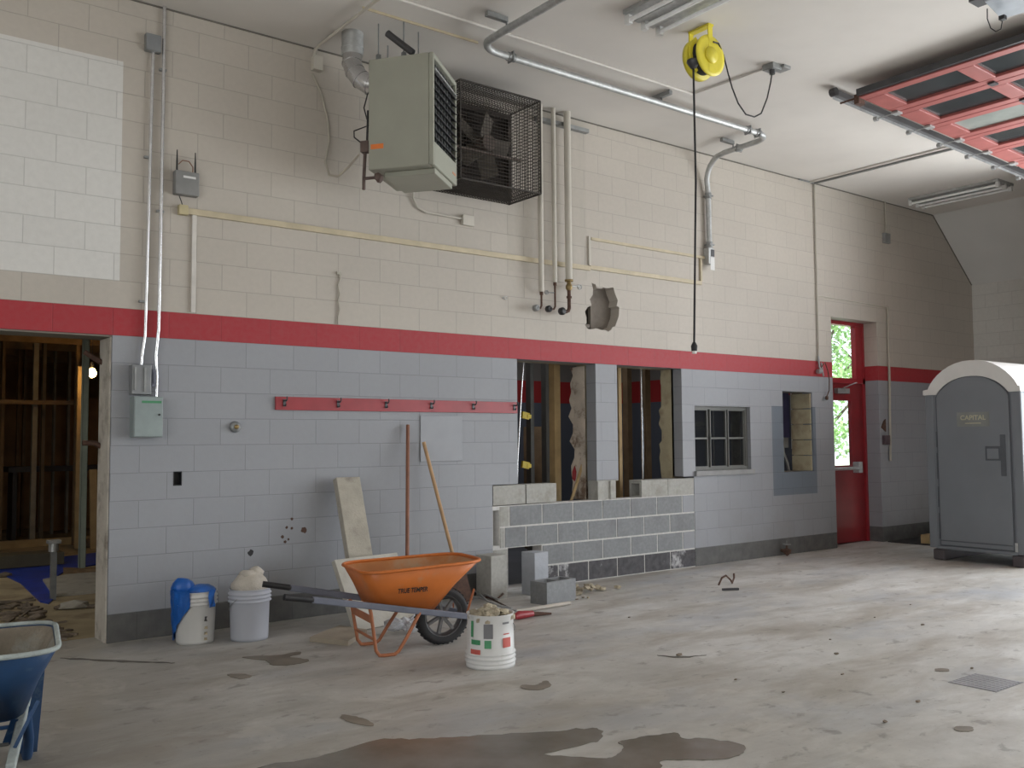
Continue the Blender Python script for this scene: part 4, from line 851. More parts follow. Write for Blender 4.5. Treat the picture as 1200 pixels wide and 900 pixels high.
mb = MB(); vs, fs = drape(105, 238, .385, lambda u: .02+.25*max(0, (u-.45)/.55)**1.0, rf, 3); mb.add(vs, fs, True)
vs, fs = drape(285, 305, .385, lambda u: .26, rf, 4, 6, 8); mb.add(vs, fs, True)
mb.ico((-.085, .03, .395), .085, .12, 2, (1, .8, .9), True); mb.ico((.03, .0, .36), .12, .10, 2, (1, 1, .42), True)
build(mb, 'plastic_bag', M['bluebag'], b1, local=True)
mb = MB(); vs, fs = drape(276, 283, .20, lambda u: .165, lambda z: rf(z)-.006, 4, 3, 2); mb.add(vs, fs, True); build(mb, 'black_mark', M['steel'], b1, local=True)
mb = MB()
for z in (.13, .09, .05): vs, fs = drape(276, 286, z, lambda u: z-.02, lambda q: rf(q)-.006, 5, 3, 2); mb.add(vs, fs, True)
build(mb, 'brown_mark', M['tan'], b1, local=True)
b2 = bucket((.665, -.49, 0), 'plain grey-white bucket with a dusty plastic bag bulging from top', M['bucketg'], .6, .37, .133, .150)
mb = MB(); mb.ico((0, 0, .38), .132, .06, 3, (1, 1, .85), True); mb.ico((.05, -.02, .48), .06, .15, 2, (1, .9, .7), True); mb.ico((-.02, 0, .47), .07, .15, 2, (1, .9, .5), True); build(mb, 'dusty_bag', M['bag'], b2, local=True)
b3 = bucket((1.56, -2.27, 0), 'white bucket with red and green labels full of mortar rubble', M['bucket'], -1.03, .335, .158, .152, low=True)
for lab, a0, a1, z0, z1, mt in (('grey_label', 266, 288, .195, .285, 'greyl'), ('green_label', 232, 258, .155, .185, 'green'), ('green_label', 268, 284, .135, .185, 'green'), ('red_label', 230, 258, .095, .125, 'redl'), ('red_label', 312, 336, .135, .195, 'redl'), ('green_label', 230, 238, .20, .30, 'green'), ('grey_label', 312, 332, .28, .292, 'greyl'), ('red_label', 314, 332, .215, .222, 'redl')):
    mb = MB(); k = 6; vs = []
    off = math.degrees(1.03)-36
    for i in range(k+1):
        a = math.radians(a0+(a1-a0)*i/k+off-12)
        for z in (z0, z1): r = .1600-.008*z/.335+.0012; vs.append((r*math.cos(a), r*math.sin(a), z))
    mb.add(vs, [(2*i, 2*i+2, 2*i+3, 2*i+1) for i in range(k)], True); build(mb, lab, M[lab and mt], b3, local=True)
mb = MB(); heap(mb, (1.56, -2.27, .30), .135, .075, 70, .018, .036, 11); tag(build(mb, 'mortar_rubble', M['rubble']), 'heap of mortar rubble filling the labelled front bucket', 'rubble', kind='stuff')
# ================================================================ BOARDS, HANDLES, BLOCKS
def slab3(p, q, r, th):
    """slab from corner p, edges p->q and p->r, thickness th away from the viewer"""
    p, q, r = Vector(p), Vector(q), Vector(r); nn = (q-p).cross(r-p).normalized()
    if nn.y < 0: nn = -nn
    s = q+r-p; o = [p, q, s, r]; mb = MB(); mb.add(o+[x+nn*th for x in o], [(0, 1, 2, 3), (7, 6, 5, 4), (0, 4, 5, 1), (1, 5, 6, 2), (2, 6, 7, 3), (3, 7, 4, 0)]); return mb
tl, tr_ = W(394, 559, -.14), W(421, 558, -.12); low = W(437, 735, -.50)
br = G(446, 733); bl = br+(tl-tr_); bl.z = .0
xm = W(407, 650, -.30).x; xb = tl.x+(xm-tl.x)*1.145/.62
mb = slab3((xb, -.47, .01), (xb+.21, -.49, .01), (tl.x, -.14, 1.145), .085)
tag(build(mb, 'concrete_lintel', M['conc'], bevel=.006), 'tall narrow concrete slab leaning on the grey wall behind the orange wheelbarrow', 'slab')
pl = G(418, 741); ptl = W(392, 656, -.52); ptr = W(476, 648, -.40)
mb = slab3((pl.x, pl.y, .01), (pl.x+.62, pl.y+.10, .01), (ptl.x, ptl.y, ptl.z), .05)
tag(build(mb, 'plaster_board', mat('pale_board', (.46, .44, .39), .85, var=.1, scale=6, bump=.25, dirt=(.30, .27, .22)), bevel=.004), 'low wide pale board leaning between tall slab and orange wheelbarrow', 'board')
gp = [G(*q) for q in ((363, 752), (398, 738), (430, 743), (408, 757))]
mb = MB(); mb.prism([(p.x, p.y) for p in gp], 2, .0, .035); tag(build(mb, 'floor_slab', mat('tan_slab', (.38, .33, .26), .9, bump=.3)), 'flat pale stone slab lying on the floor left of the orange wheelbarrow', 'slab')
for (tx, ty, bx_, by_, yw, mt, lab) in ((478, 498, 477, 716, -.02, 'handlered', 'dark stained wooden tool handle leaning upright on grey wall'), (496.5, 518, 545, 706, -.05, 'handle', 'pale wooden tool handle leaning slantwise on grey wall')):
    a_ = W(tx, ty, yw-.02); b_ = G(bx_, by_, .02); t = thing('shovel', lab, 'shovel', (b_.x, b_.y, 0))
    mb = MB(); d_ = (b_-a_).normalized(); mb.tube([a_, a_.lerp(b_, .8)], .017, 10); build(mb, 'shaft', M[mt], t)
    mb = MB(); s_ = a_.lerp(b_, .8); mb.beam(s_, b_, .17, .01, up=(0, 1, 0)); build(mb, 'blade', M['rust'], t)
def cmu(c, size, rz, label, up=True, mt='cmu'):
    """hollow block; up=True means its two cores open upward"""
    t = MB(); X_, Y_, Z_ = size; w = .033
    L = [((-X_/2, -Y_/2, 0), (X_/2, -Y_/2+w, Z_)), ((-X_/2, Y_/2-w, 0), (X_/2, Y_/2, Z_)), ((-X_/2, -Y_/2+w, 0), (-X_/2+w, Y_/2-w, Z_)), ((X_/2-w, -Y_/2+w, 0), (X_/2, Y_/2-w, Z_)), ((-w/2, -Y_/2+w, 0), (w/2, Y_/2-w, Z_))]
    for a, b in L: t.b2(a, b)
    if not up:   # stood on end: cores run level
        rot = Matrix.Rotation(PI/2, 4, 'Y'); t.v = [Vector((p.z-Z_/2, p.y, -p.x+X_/2)) for p in t.v]
    mw = Matrix.Translation(Vector(c)) @ Matrix.Rotation(rz, 4, 'Z'); t.v = [mw @ p for p in t.v]
    return tag(build(t, 'concrete_block', M[mt], origin=c), label, 'block')
q = G(573, 704); q2 = G(599, 701)
mb = MB(); mb.b2((-.1, -.1, 0), (.1, .1, .395)); mb.v = [Matrix.Translation((q.x+.105, q.y+.10, 0)) @ Matrix.Rotation(.12, 4, 'Z') @ p for p in mb.v]
tag(build(mb, 'concrete_block', M['cmul'], bevel=.004), 'pale block standing on end just right of the orange wheelbarrow', 'block')
q = G(636, 709); cmu((q.x+.185, q.y+.075, 0), (.395, .195, .195), .16, 'grey hollow block lying with cores up beside the rubble pile')
q = W(633, 650, -.38); mb = MB(); mb.b2((-.088, -.09, 0), (.088, .09, .395)); mb.v = [Matrix.Translation((q.x+.0, -.30, 0)) @ Matrix.Rotation(.08, 4, 'Z') @ p for p in mb.v]
tag(build(mb, 'concrete_block', mat('pale_blue_block', (.40, .42, .46), .85, bump=.2), bevel=.004), 'pale narrow block standing on end behind the hollow block', 'block')
# rubble at wall foot
mb = MB(); c_ = G(684, 694); random.seed(5)
for i in range(46):
    x, y = random.gauss(0, .16), random.gauss(0, .09); s = random.uniform(.012, .045); mb.ico((c_.x+x, c_.y+y, s*.5+max(0, .06-abs(x)*.3)*random.random()), s, .35, 1, (1, .8, .6))
tag(build(mb, 'rubble_heap', M['rubble']), 'small heap of broken mortar chips at foot of the new block patch', 'rubble', kind='stuff')
a_, b_ = G(588, 719, .02), G(668, 706.5, .02)
mb = MB(); mb.tube([a_, b_], .016, 10); tag(build(mb, 'wooden_pole', mat('pale_pole', (.46, .42, .37), .7)), 'pale straight pole lying on the floor before the hollow block', 'pole')
t = thing('hand_broom', 'red-headed tool with brown tip lying on floor behind the labelled bucket', 'tool', G(615, 721))
mb = MB(); mb.tube([G(603, 723, .03), G(608, 721, .035), G(624, 719, .03)], [.02, .035, .025], 12); build(mb, 'head', M['redp'], t)
mb = MB(); mb.tube([G(624, 719.5, .02), G(646, 719, .012)], [.022, .008], 8); build(mb, 'tip', M['rust'], t)
mb = MB()
for s_, m_ in ((1, 0),):
    for pts in (((545, 690), (560, 694), (572, 705), (590, 712), (606, 716)), ((548, 700), (562, 700), (580, 708), (600, 713)), ((540, 694), (556, 690), (570, 697), (585, 703))): mb.tube([G(x, y, .02+.05*random.random()) for x, y in pts], .008, 6)
tag(build(mb, 'wire_tangle', M['galv']), 'tangle of pale wires on floor behind the wheelbarrow wheel', 'wire')
mb = MB(); mb.tube([G(x, y, .03+.03*random.random()) for x, y in ((556, 692), (568, 700), (582, 702), (590, 696), (582, 692), (570, 699), (596, 712))], .007, 6); tag(build(mb, 'coiled_rope', M['rust']), 'dark red cord coiled at foot of the upright pale block', 'cord')
mb = MB(); c_ = G(478, 742)
for i in range(9): mb.ico((c_.x+.22*(i/8-.5), c_.y+random.uniform(-.06, .06), .05+.04*random.random()), random.uniform(.035, .07), .35, 1, (1.3, .8, .8))
tag(build(mb, 'crumpled_plastic', mat('clear_film', (.50, .51, .53), .25, var=.3, scale=18, bump=.5)), 'crumpled clear plastic film on the floor under the orange wheelbarrow', 'plastic')
q = G(850, 685); mb = MB(); mb.tube([(q.x-.10, q.y, .005), (q.x-.05, q.y, .07), (q.x, q.y-.01, .09), (q.x+.05, q.y-.03, .04), (q.x+.08, q.y-.02, .01), (q.x+.16, q.y+.02, .05), (q.x+.17, q.y+.03, .09)], .010, 6); tag(build(mb, 'bent_strap', M['rust']), 'bent rusty metal strap on the floor right of the new block patch', 'strap')
q = G(856, 692); mb = MB(); mb.box((q.x, q.y, .012), (.16, .03, .02), Matrix.Rotation(-.5, 3, 'Z')); tag(build(mb, 'metal_offcut', M['steel']), 'short dark offcut on the floor in front of the bent strap', 'offcut')
gr = 'small scattered chips on the open floor'
for i, (px_, py_, s) in enumerate(((737, 724, .014), (795, 769, .03), (980, 767, .022), (987, 791, .016), (918, 812, .015), (1076, 823, .018), (1037, 847, .02), (1067, 709, .013), (1081, 733, .02), (1025, 724, .012), (1139, 784, .016), (973, 750, .014), (683, 701, .02), (676, 703, .02), (862, 797, .013))):
    q = G(px_, py_); random.seed(i); mb = MB(); mb.ico((q.x, q.y, s*.35), s*.7, .35, 1, (1.4, .8, .5)); tag(build(mb, 'debris_chip', M['rubbled']), 'small dark chip of debris scattered on the open concrete floor', 'debris', gr)
# puddles and damp patches
def pz(pts): return [G(*q) for q in pts]
tag(blobpoly(pz([(300, 903), (372, 888), (440, 868), (500, 866), (560, 862), (640, 858), (700, 854), (702, 868), (690, 871), (655, 880), (640, 885), (700, 889), (722, 886), (730, 875), (725, 870), (745, 866), (790, 859), (802, 866), (830, 866), (872, 874), (868, 884), (845, 890), (800, 891), (775, 892), (770, 905), (700, 915), (400, 940)]), .003, 'water_puddle', M['wet']), 'wide dark water puddle on the floor at bottom of the photo', 'puddle')
for pts, lab in (([(285, 770), (325, 768), (350, 764), (352, 767), (340, 770), (362, 774), (345, 779), (320, 780), (312, 775)], 'long damp stain on the floor in front of the plain bucket'), ([(612, 803), (628, 803), (640, 798), (645, 804), (630, 809), (612, 807)], 'small dark damp spot on the floor right of the labelled bucket'), ([(1120, 852), (1138, 852), (1140, 857), (1122, 857)], 'small oval damp spot on the floor below the drain grate'), ([(400, 838), (425, 842), (438, 850), (430, 851), (405, 845)], 'narrow brown stain on the floor left of the puddle'), ([(1096, 784), (1110, 784), (1112, 787), (1098, 787)], 'small oval spot on the floor left of the drain grate'), ([(266, 791), (285, 790), (295, 793), (280, 796)], 'small damp spot below the long damp stain')):
    tag(blobpoly(pz(pts), .003, 'damp_stain', M['damp']), lab, 'stain')
for pts, lab in (([(70, 771), (110, 773), (160, 775), (205, 777), (160, 776.5), (110, 774.6)], 'thin dark crack in the floor before the left doorway'), ([(770, 768), (795, 769.5), (828, 768), (795, 771.2)], 'short thin dark scratch in the middle of the open floor')):
    tag(blobpoly(pz(pts), .003, 'floor_crack', M['steel'] if False else mat('crack_grey', (.13, .12, .105), .9)), lab, 'crack')
t = thing('drain_grate', 'rectangular steel drain grate set in floor at right', 'grate', (3.54, -4.47, 0))
mb = MB(); gx0, gx1, gy0, gy1 = 3.38, 3.72, -4.61, -4.33
mb.b2((gx0, gy0, 0), (gx1, gy1, .0015)); build(mb, 'frame', mat('grate_shadow', (.20, .20, .21), .7), t)
mb = MB()
for i in range(9): mb.b2((gx0+.012+i*.037, gy0+.01, .001), (gx0+.034+i*.037, gy1-.01, .004))
build(mb, 'bars', mat('grate_steel', (.36, .36, .38), .5, .2), t)
# ================================================================ PORTABLE TOILET
PX, PY0, PY1 = 8.65, -1.37, -2.47
def arch(y0, y1, zb, zt, n=18, p=2.2):
    c, hw = (y0+y1)/2, abs(y1-y0)/2
    return [(c+hw*math.cos(PI*i/n), zb+(zt-zb)*max(0, 1-abs(math.cos(PI*i/n))**p)**.8) for i in range(n+1)]
t = thing('portable_toilet', 'grey portable toilet with white arched roof at the right edge', 'portable toilet', (PX+.6, -1.92, 0))
mb = MB(); mb.b2((PX+.01, PY0-.02, .14), (PX+1.15, PY1+.02, 1.95)); bd = build(mb, 'body', M['potty'], t, bevel=.02)
mb = MB(); mb.b2((PX, PY0, .14), (PX+.06, PY0-.10, 1.94)); mb.b2((PX, PY1+.11, .14), (PX+.06, PY1, 1.94)); mb.b2((PX, PY0-.08, .13), (PX+.05, PY1+.10, .17)); build(mb, 'corner_posts', M['potty'], t, bevel=.012)
ou = arch(PY0-.05, PY1+.02, 2.0, 2.315); po = [(PY0+.01, 1.935), (PY0+.01, 1.99), (PY0-.03, 2.0)]+ou+[(PY1+.0, 2.0), (PY1-.01, 1.935)]
mb = MB(); mb.prism(po, 0, PX+.02, PX+1.2); build(mb, 'roof', M['roofw'], t, bevel=.01)
inn = arch(PY0-.145, PY1+.12, 1.93, 2.135); ring = po + [(PY1+.12, 1.935)] + inn[::-1][1:-1] + [(PY0-.145, 1.935)]
mb = MB(); mb.prism(ring, 0, PX-.02, PX+.02); build(mb, 'roof_front', M['roofw'], t)
dp = lambda g: [(PY0-.135-g, .175+g)]+[(y, z) for y, z in arch(PY0-.135-g, PY1+.125+g, 1.90, 2.14-g)]+[(PY1+.125+g, .175+g)]
mb = MB(); mb.prism(dp(-.004), 0, PX+.0, PX+.012); build(mb, 'door_gap', M['pottyd'], t)
mb = MB(); mb.prism(dp(.010), 0, PX-.010, PX+.004)
dr_ = build(mb, 'door', M['potty'], t, bevel=.004)
mb = MB()
for a_, b_ in (((PY0-.25, .95), (PY1+.30, 1.35)), ((PY0-.25, .35), (PY1+.30, .80))):
    for p, q in (((a_[0], a_[1]), (b_[0], a_[1])), ((b_[0], a_[1]), (b_[0], b_[1])), ((b_[0], b_[1]), (a_[0], b_[1])), ((a_[0], b_[1]), (a_[0], a_[1]))): pass
mb.beam((PX-.012, PY0-.14, .235), (PX-.012, PY1+.14, .235), .006, .012, up=(0, 0, 1)); build(mb, 'door_rib', M['pottyd'], dr_)
mb = MB()
for z0, z1 in ((.25, .55), (.62, .86), (.95, 1.25), (1.32, 1.50)): mb.b2((PX-.016, PY0-.142, z0), (PX-.008, PY0-.130, z1))
build(mb, 'hinge', M['pottyd'], dr_)
lh = MB(); lh.b2((PX-.018, -2.235, 1.00), (PX-.010, -2.295, 1.46)); lh.b2((PX-.020, -2.07, 1.17), (PX-.010, -2.26, 1.33)); la = build(lh, 'latch', M['pottyd'], dr_, bevel=.004)
lh = MB(); lh.b2((PX-.026, -2.09, 1.19), (PX-.019, -2.22, 1.305)); build(lh, 'latch_plate', M['potty'], dr_, bevel=.004)
mb = MB(); mb.b2((PX-.0115, -1.755, 1.555), (PX-.0105, -2.125, 1.72)); build(mb, 'sign_plate', M['signp'], dr_)
Mt = Matrix(((0, 0, -1, PX-.0115), (-1, 0, 0, -1.94), (0, 1, 0, 1.655), (0, 0, 0, 1)))
text_part('CAPITAL', 'lettering', M['creamtext'], dr_, Mt, .075, .001, fit=.29)
mb = MB(); mb.b2((PX-.0125, -1.85, 1.588), (PX-.0115, -2.03, 1.598)); build(mb, 'sign_line', M['creamtext'], dr_)
mb = MB(); mb.b2((PX-.018, PY1+.115, .17), (PX-.01, PY1+.085, .27)); build(mb, 'striker', M['galv'], t)
for y in (PY0-.10, PY1+.10):
    mb = MB(); mb.b2((PX+.01, y-.07, 0), (PX+1.15, y+.07, .13)); build(mb, 'skid', mat('skid_plastic', (.07, .06, .065), .6), t, bevel=.02)
mb = MB(); mb.b2((9.95, -.78, .001), (12.5, -.06, .012)); tag(build(mb, 'rubber_mat', mat('dark_mat', (.035, .035, .038), .9)), 'dark rubber mat on floor against wall right of red door', 'mat')
mb = MB(); mb.b2((10.05, -.60, .012), (12.0, -.48, .13)); tag(build(mb, 'timber', M['wood'], bevel=.004), 'short timber lying on dark mat behind the portable toilet', 'timber')
# ================================================================ BEYOND THE OPENINGS
M['greystud'] = mat('dusty_stud', (.27, .24, .19), .8, var=.2)
def stud(px0, px1, Y, mt, label, ytop=None, ybot=None, nm='wall_stud', cat='stud', grp=None, dep=.09, top=3.09, z0=0):
    a_, b_ = W(px0, 500, Y), W(px1, 500, Y); mb = MB(); mb.b2((a_.x, Y, z0), (b_.x, Y+dep, top)); return tag(build(mb, nm, M[mt]), label, cat, grp)
stud(650, 657, .50, 'wood', 'yellowish timber stud just inside the first opening', top=2.9)
t = W(609, 500, .42); mb = MB(); mb.tube([W(613.5, 425, .42), W(611, 460, .42), W(606.5, 540, .42), W(606, 585, .42)], .008, 8); tag(build(mb, 'bright_tube', M['bright']), 'thin shiny tube just inside left edge of the first opening', 'tube')
for y_ in (487, 545):
    q = W(613, y_, .50); mb = MB(); mb.box((q.x+.03, .5, q.z), (.09, .03, .07), Matrix.Rotation(.2, 3, 'Y')); mb.box((q.x+.07, .5, q.z-.01), (.05, .04, .04)); tag(build(mb, 'yellow_clamp', M['yellowt']), 'upper yellow clamp inside the first opening' if y_ == 487 else 'lower yellow clamp inside the first opening', 'clamp')
stud(622, 626, 1.6, 'alum', 'dull steel stud left in the dark behind the first opening'); stud(640, 644, 1.6, 'alum', 'dull steel stud beside the yellowish timber behind first opening')
mb = MB(); q = W(634, 500, 2.6); mb.lathe([(0, 0), (.24, 0), (.24, 1.62), (0, 1.62)], (q.x, 2.6, 0), n=20); tag(build(mb, 'water_heater', M['woodd']), 'brown cylindrical tank in the dark behind the first opening', 'tank')
mb = MB(); a_, b_ = W(687, 530, .20), W(669, 588, .20); mb.beam(a_, b_, .03, .012, up=(0, 1, 0)); tag(build(mb, 'wood_lath', M['wood']), 'short wooden lath leaning inside right side of first opening', 'lath')
q = W(673.5, 556, .30); mb = MB(); mb.ico((q.x, .30, q.z), .055, .3, 1, (.7, .5, 1.4)); tag(build(mb, 'red_rag', M['redp']), 'small red rag behind the leaning lath in first opening', 'rag')
stud(725.5, 729, .50, 'wood', 'timber stud at left edge of the second opening', top=2.9); stud(736, 741, 1.3, 'woodd', 'dim stud in second opening left of the bright tube')
q = W(752.5, 500, .8); mb = MB(); mb.cyl((q.x, .8, 0), (q.x, .8, 3.05), .019, 12); tag(build(mb, 'bright_tube', M['bright']), 'bright upright steel tube in the middle of second opening', 'tube')
stud(757, 763, 1.0, 'woodd', 'brown timber stud just right of the bright tube')
stud(779, 783, .42, 'adobe', 'thin tan post at right jamb of the second opening', top=2.9, dep=.05)
q = W(836, 500, .9); mb = MB(); mb.cyl((q.x, .9, 0), (q.x, .9, 3.0), .016, 10); tag(build(mb, 'bright_tube', M['bright']), 'bright steel tube seen through the small sliding window', 'tube')
# left demolition room
a_, b_ = W(96.5, 500, 4.2), W(103.5, 500, 4.2); t = thing('steel_stud', 'pale green-grey steel stud in the middle of left doorway', 'stud', (a_.x, 4.2, 0))
mb = MB(); mb.b2((a_.x, 4.2, .02), (a_.x+.004, 4.28, 3.09)).b2((b_.x, 4.2, .02), (b_.x-.004, 4.28, 3.09)).b2((a_.x, 4.2, .02), (b_.x, 4.204, 3.09)); build(mb, 'web', mat('green_steel', (.30, .34, .28), .5, .1), t)
mb = MB(); mb.b2((a_.x-.06, 4.15, 0), (b_.x+.06, 4.33, .02)); build(mb, 'shoe', M['galvd'], t)
random.seed(3)
for px0, px1, Y, mt in ((1, 5, 8, 'woodd'), (20, 23, 9, 'woodd'), (27, 30, 9, 'woodd'), (38, 44, 7.5, 'greystud'), (49, 53, 8, 'greystud'), (62.5, 65, 9, 'greystud'), (79, 82, 9, 'greystud'), (88, 92, 7, 'woodd')):
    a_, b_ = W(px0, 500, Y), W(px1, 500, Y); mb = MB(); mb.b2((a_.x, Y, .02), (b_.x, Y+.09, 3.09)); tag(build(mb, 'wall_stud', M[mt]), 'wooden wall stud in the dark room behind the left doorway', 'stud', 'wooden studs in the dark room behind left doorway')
mb = MB(); mb.b2((-1.8, 7.4, -.002), (2.9, 7.5, .10)); tag(build(mb, 'bottom_plate', M['wood']), 'level timber bottom plate under studs in the left room', 'timber')
mb = MB(); mb.b2((-1.8, 7.35, 2.0), (1.2, 7.4, 2.06)); tag(build(mb, 'cross_rail', M['woodd']), 'level timber rail across studs in the left room', 'timber')
for i in range(9):
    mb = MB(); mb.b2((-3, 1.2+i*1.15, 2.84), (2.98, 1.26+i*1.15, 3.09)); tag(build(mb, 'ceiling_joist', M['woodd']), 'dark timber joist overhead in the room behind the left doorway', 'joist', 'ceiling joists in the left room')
for px_, Y, w_, h_ in ((81, 9.6, .9, 2.2), (20, 10.4, 1.4, 2.1)):
    q = W(px_, 500, Y); mb = MB(); mb.b2((q.x-w_/2, Y, .02), (q.x+w_/2, Y+.03, h_)); tag(build(mb, 'plywood_sheet', M['ply']), 'brown plywood sheet standing behind studs, right of centre in left room' if px_ == 81 else 'brown plywood sheet standing behind studs at far left of left room', 'plywood')
q = W(70, 545, 8.6); mb = MB(); mb.box((q.x, 8.6, q.z-.05), (1.5, .5, .08)); 
for dx in (-.65, .65): mb.box((q.x+dx, 8.6, (q.z-.09)/2+.0), (.06, .4, q.z-.09))
tag(build(mb, 'work_table', M['steel']), 'dark low work table behind studs in the left room', 'table')
mb = MB(); tp = [G(*p) for p in ((-20, 648), (30, 657), (60, 655), (125, 647), (125, 660), (80, 668), (60, 680), (66, 700), (57, 708), (47, 706), (24, 684), (-20, 663))]; mb.prism([(p.x, p.y) for p in tp], 2, .0, .012); tag(build(mb, 'blue_tarp', M['tarp']), 'blue plastic tarpaulin spread on dirt floor beyond the left doorway', 'tarp')
mb = MB(); tp = [G(*p) for p in ((74, 669), (92, 669.5), (122, 668.5), (122, 671), (90, 672.5), (74, 671.5))]; mb.prism([(p.x, p.y) for p in tp], 2, .0, .04); tag(build(mb, 'dirt_mound', M['woodd']), 'brown patch of dug earth beside the blue tarp', 'dirt')
mb = MB(); tp = [G(*p) for p in ((50, 682), (80, 676), (126, 672), (126, 694), (86, 698), (62, 700))]; mb.prism([(p.x, p.y) for p in tp], 2, .0, .03); tag(build(mb, 'pale_slab', M['conc']), 'pale speckled slab on dirt floor right of the steel stake', 'slab')
mb = MB(); mb.b2((-1.6, 4.9, .02), (.55, 5.3, .16)); tag(build(mb, 'timber_beam', mat('grey_beam', (.11, .095, .06), .85)), 'thick dark beam lying level on the dirt beyond the tarp', 'beam')
s0 = G(62, 703); s1 = W(63, 636, s0.y)
t = thing('steel_stake', 'short steel post with flat cap standing beside the blue tarp', 'post', (s0.x, s0.y, 0))
mb = MB(); mb.beam((s0.x, s0.y, .0), (s1.x, s0.y, s1.z), .05, .04, up=(0, 1, 0)); build(mb, 'post', M['galvd'], t)
mb = MB(); mb.box((s1.x, s0.y, s1.z+.01), (.11, .10, .03)); mb.cyl((s1.x, s0.y, s1.z-.08), (s1.x, s0.y, s1.z), .045, 12); build(mb, 'cap', M['galv'], t)
mb = MB(); a_ = W(110, 636, 6.6); mb.beam((a_.x, 6.6, 0), W(109, 550, 6.6), .09, .04, up=(0, 1, 0)); tag(build(mb, 'lumber_plank', M['wood']), 'light plank standing near the right jamb in the left room', 'plank')
random.seed(8)
for px_, py_, s, k in ((87, 713, .10, 'pale stone on the dirt just inside the left doorway'), (70, 714, .05, 'small dark stone left of the pale stone on the dirt'), (110, 712, .05, 'small dark stone by the right jamb on the dirt'), (6, 676, .07, 'dark stone on the dirt at left edge of the photo'), (108, 641, .16, 'dark stone heap beyond the stud near right jamb')):
    q = G(px_, py_); mb = MB(); mb.ico((q.x, q.y, s*.3), s, .25, 1, (1.3, .9, .45)); tag(build(mb, 'stone', M['conc'] if s == .10 else M['rubbled']), k, 'stone')
mb = MB()
for i in range(80):
    x, y = random.uniform(-.9, -.3), random.uniform(.4, 2.4); s = random.uniform(.01, .05); mb.ico((x+random.uniform(-.4, .1)*0, y, s*.3), s, .3, 1, (1.5, 1, .5))
for i in range(25): mb.beam((random.uniform(-1.2, -.3), y := random.uniform(.4, 2.6), .02), (random.uniform(-1.0, -.2), y+random.uniform(-.4, .4), .025), .02, .015)
tag(build(mb, 'dirt_debris', M['rubbled']), 'scattered splinters and lumps on the dirt inside the left doorway', 'debris', kind='stuff')
# pendant lamp in the left room
q = W(108, 437, 6.2); t = thing('work_lamp', 'glowing bare lamp hanging in the left room near the jamb', 'lamp', q)
mb = MB(); mb.lathe([(0, -.07), (.045, -.045), (.06, 0), (.035, .05), (.02, .07)], q, n=16); build(mb, 'bulb', M['bulb'], t)
mb = MB(); mb.cyl(q+Vector((0, 0, .06)), q+Vector((0, 0, .14)), .025, 10); mb.cyl(q+Vector((0, 0, .14)), Vector((q.x, q.y, 3.09)), .004, 6); build(mb, 'socket', M['steel'], t)
mb = MB(); mb.b2((q.x-.10, q.y+.35, .02), (q.x-.0, q.y+.39, 2.5)); tag(build(mb, 'plywood_strip', M['wood']), 'narrow wood strip lit by the hanging lamp in left room', 'plywood')
# cut conduit ends sticking from the right jamb of the doorway
for (x_, y_) in ((119, 421), (117, 519)):
    a_ = W(x_, y_, .25); mb = MB(); mb.tube([(-.20, .25, a_.z-.03), (-.26, .24, a_.z), (-.34, .24, a_.z+.05 if y_ == 421 else a_.z)], .02, 8); tag(build(mb, 'pipe_stub', M['rust']), 'upper broken pipe stub on the left doorway jamb' if y_ == 421 else 'lower broken pipe stub on the left doorway jamb', 'pipe')
# trees outside the red door
def tree(x, y, h, r, seed, label, nleaf=3800):
    random.seed(seed); t = thing('leafy_tree', label, 'tree', (x, y, 0))
    mb = MB(); mb.tube([(x, y, 0), (x+.05, y, h*.4), (x, y, h*.8)], [.16, .11, .04], 10)
    for i in range(7):
        a = random.uniform(0, 2*PI); z = h*random.uniform(.25, .6); mb.tube([(x, y, z), (x+r*.6*math.cos(a), y+r*.6*math.sin(a), z+r*.6)], [.05, .015], 6)
    build(mb, 'trunk', M['trunk'], t)
    mb = MB(); cl = [(random.gauss(0, r*.45), random.gauss(0, r*.45), h*random.uniform(.22, .95)) for _ in range(46)]
    for i in range(nleaf):
        c = random.choice(cl); p = Vector((x+c[0]+random.gauss(0, .28), y+c[1]+random.gauss(0, .28), c[2]+random.gauss(0, .25)))
        s = random.uniform(.05, .10); rot = Matrix.Rotation(random.uniform(0, 6), 3, Vector((random.gauss(0, 1), random.gauss(0, 1), random.gauss(0, 1))).normalized())
        mb.add([p+rot @ Vector(v)*s for v in ((-.5, 0, 0), (0, -.8, .1), (.5, 0, 0), (0, 1, .1))], [(0, 1, 2, 3)])
    build(mb, 'foliage', M['leaf'], t); return t
tree(18.2, 6.4, 6.5, 1.7, 1, 'leafy green tree seen through the glass above the red door')
tree(25.5, 9.6, 8.5, 2.0, 2, 'taller leafy tree behind the first tree outside the red door')
tree(14.6, 4.6, 4.8, 1.0, 4, 'slender leafy tree nearest outside the red door', 1800)
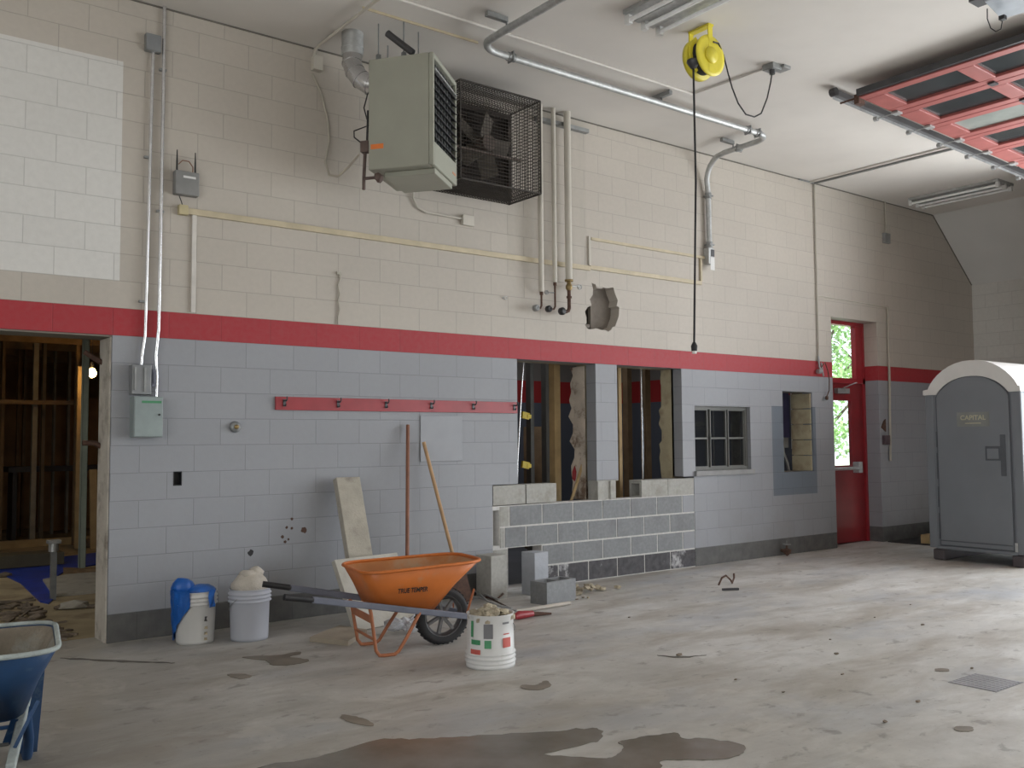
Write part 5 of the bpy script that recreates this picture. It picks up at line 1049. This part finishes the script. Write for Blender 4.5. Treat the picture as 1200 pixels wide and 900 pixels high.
# ================================================================ LIGHT
wd = bpy.data.worlds.new('sky'); bpy.context.scene.world = wd; wd.use_nodes = True
bg = wd.node_tree.nodes['Background']; bg.inputs[0].default_value = (.86, .93, 1.0, 1); bg.inputs[1].default_value = 2.6
def area(name, loc, size, rot, power=None, col=(1, 1, 1), portal=False):
    l = bpy.data.lights.new(name, 'AREA'); l.shape = 'RECTANGLE'; l.size, l.size_y = size; l.color = col
    if portal: l.cycles.is_portal = True
    else: l.energy = power
    o = bpy.data.objects.new(name, l); C.objects.link(o); o.location = loc; o.rotation_euler = rot; return o
for i, (a_, b_) in enumerate(FR):     # daylight arriving through the open bay doors
    area('bay_daylight', (10.36, (a_+b_)/2, 2.1), (4.2, b_-a_), (0, PI/2, 0), portal=True)
    area('bay_skylight', (10.45, (a_+b_)/2, 2.1), (4.1, (b_-a_)*.97), (0, PI/2, 0), power=(305, 180, 160)[::-1][i], col=(.93, .97, 1.0))
for a_, b_ in RE:
    area('rear_daylight', (-8.05, (a_+b_)/2, 2.1), (4.2, b_-a_), (0, -PI/2, 0), portal=True)
    area('rear_skylight', (-8.3, (a_+b_)/2, 2.1), (4.1, (b_-a_)*.97), (0, -PI/2, 0), power=95, col=(1, .97, .93))
sn = bpy.data.lights.new('sun', 'SUN'); sn.energy = 7.0; sn.angle = .02; so = bpy.data.objects.new('sun', sn); C.objects.link(so); so.rotation_euler = (math.radians(20), math.radians(-38), 0)
area('apron_bounce', (13.4, -4.6, .02), (5.5, 6.0), (PI, 0, 0), power=420, col=(1, .975, .93))
area('left_room_fill', (-1.5, 3.2, 2.75), (2.5, 3.0), (0, 0, 0), power=20, col=(1, .96, .88))  # added fill lamp, no source known in this room
area('gutted_room_fill', (6.0, 2.2, 3.0), (3.5, 2.5), (0, 0, 0), power=20, col=(.92, .95, 1))  # overhead fill added to brighten the room behind the openings
pl_ = bpy.data.lights.new('lamp_light', 'POINT'); pl_.energy = 5; pl_.color = (1, .55, .18); pl_.shadow_soft_size = .06; po_ = bpy.data.objects.new('lamp_light', pl_); C.objects.link(po_); po_.location = W(108, 437, 6.2)+Vector((-.12, -.12, -.05))
sc = bpy.context.scene
sc.view_settings.view_transform = 'Standard'; sc.view_settings.look = 'None'; sc.view_settings.exposure = 0; sc.view_settings.gamma = 1
try: sc.cycles.use_denoising = True; sc.cycles.max_bounces = 8; sc.cycles.diffuse_bounces = 5
except Exception: pass
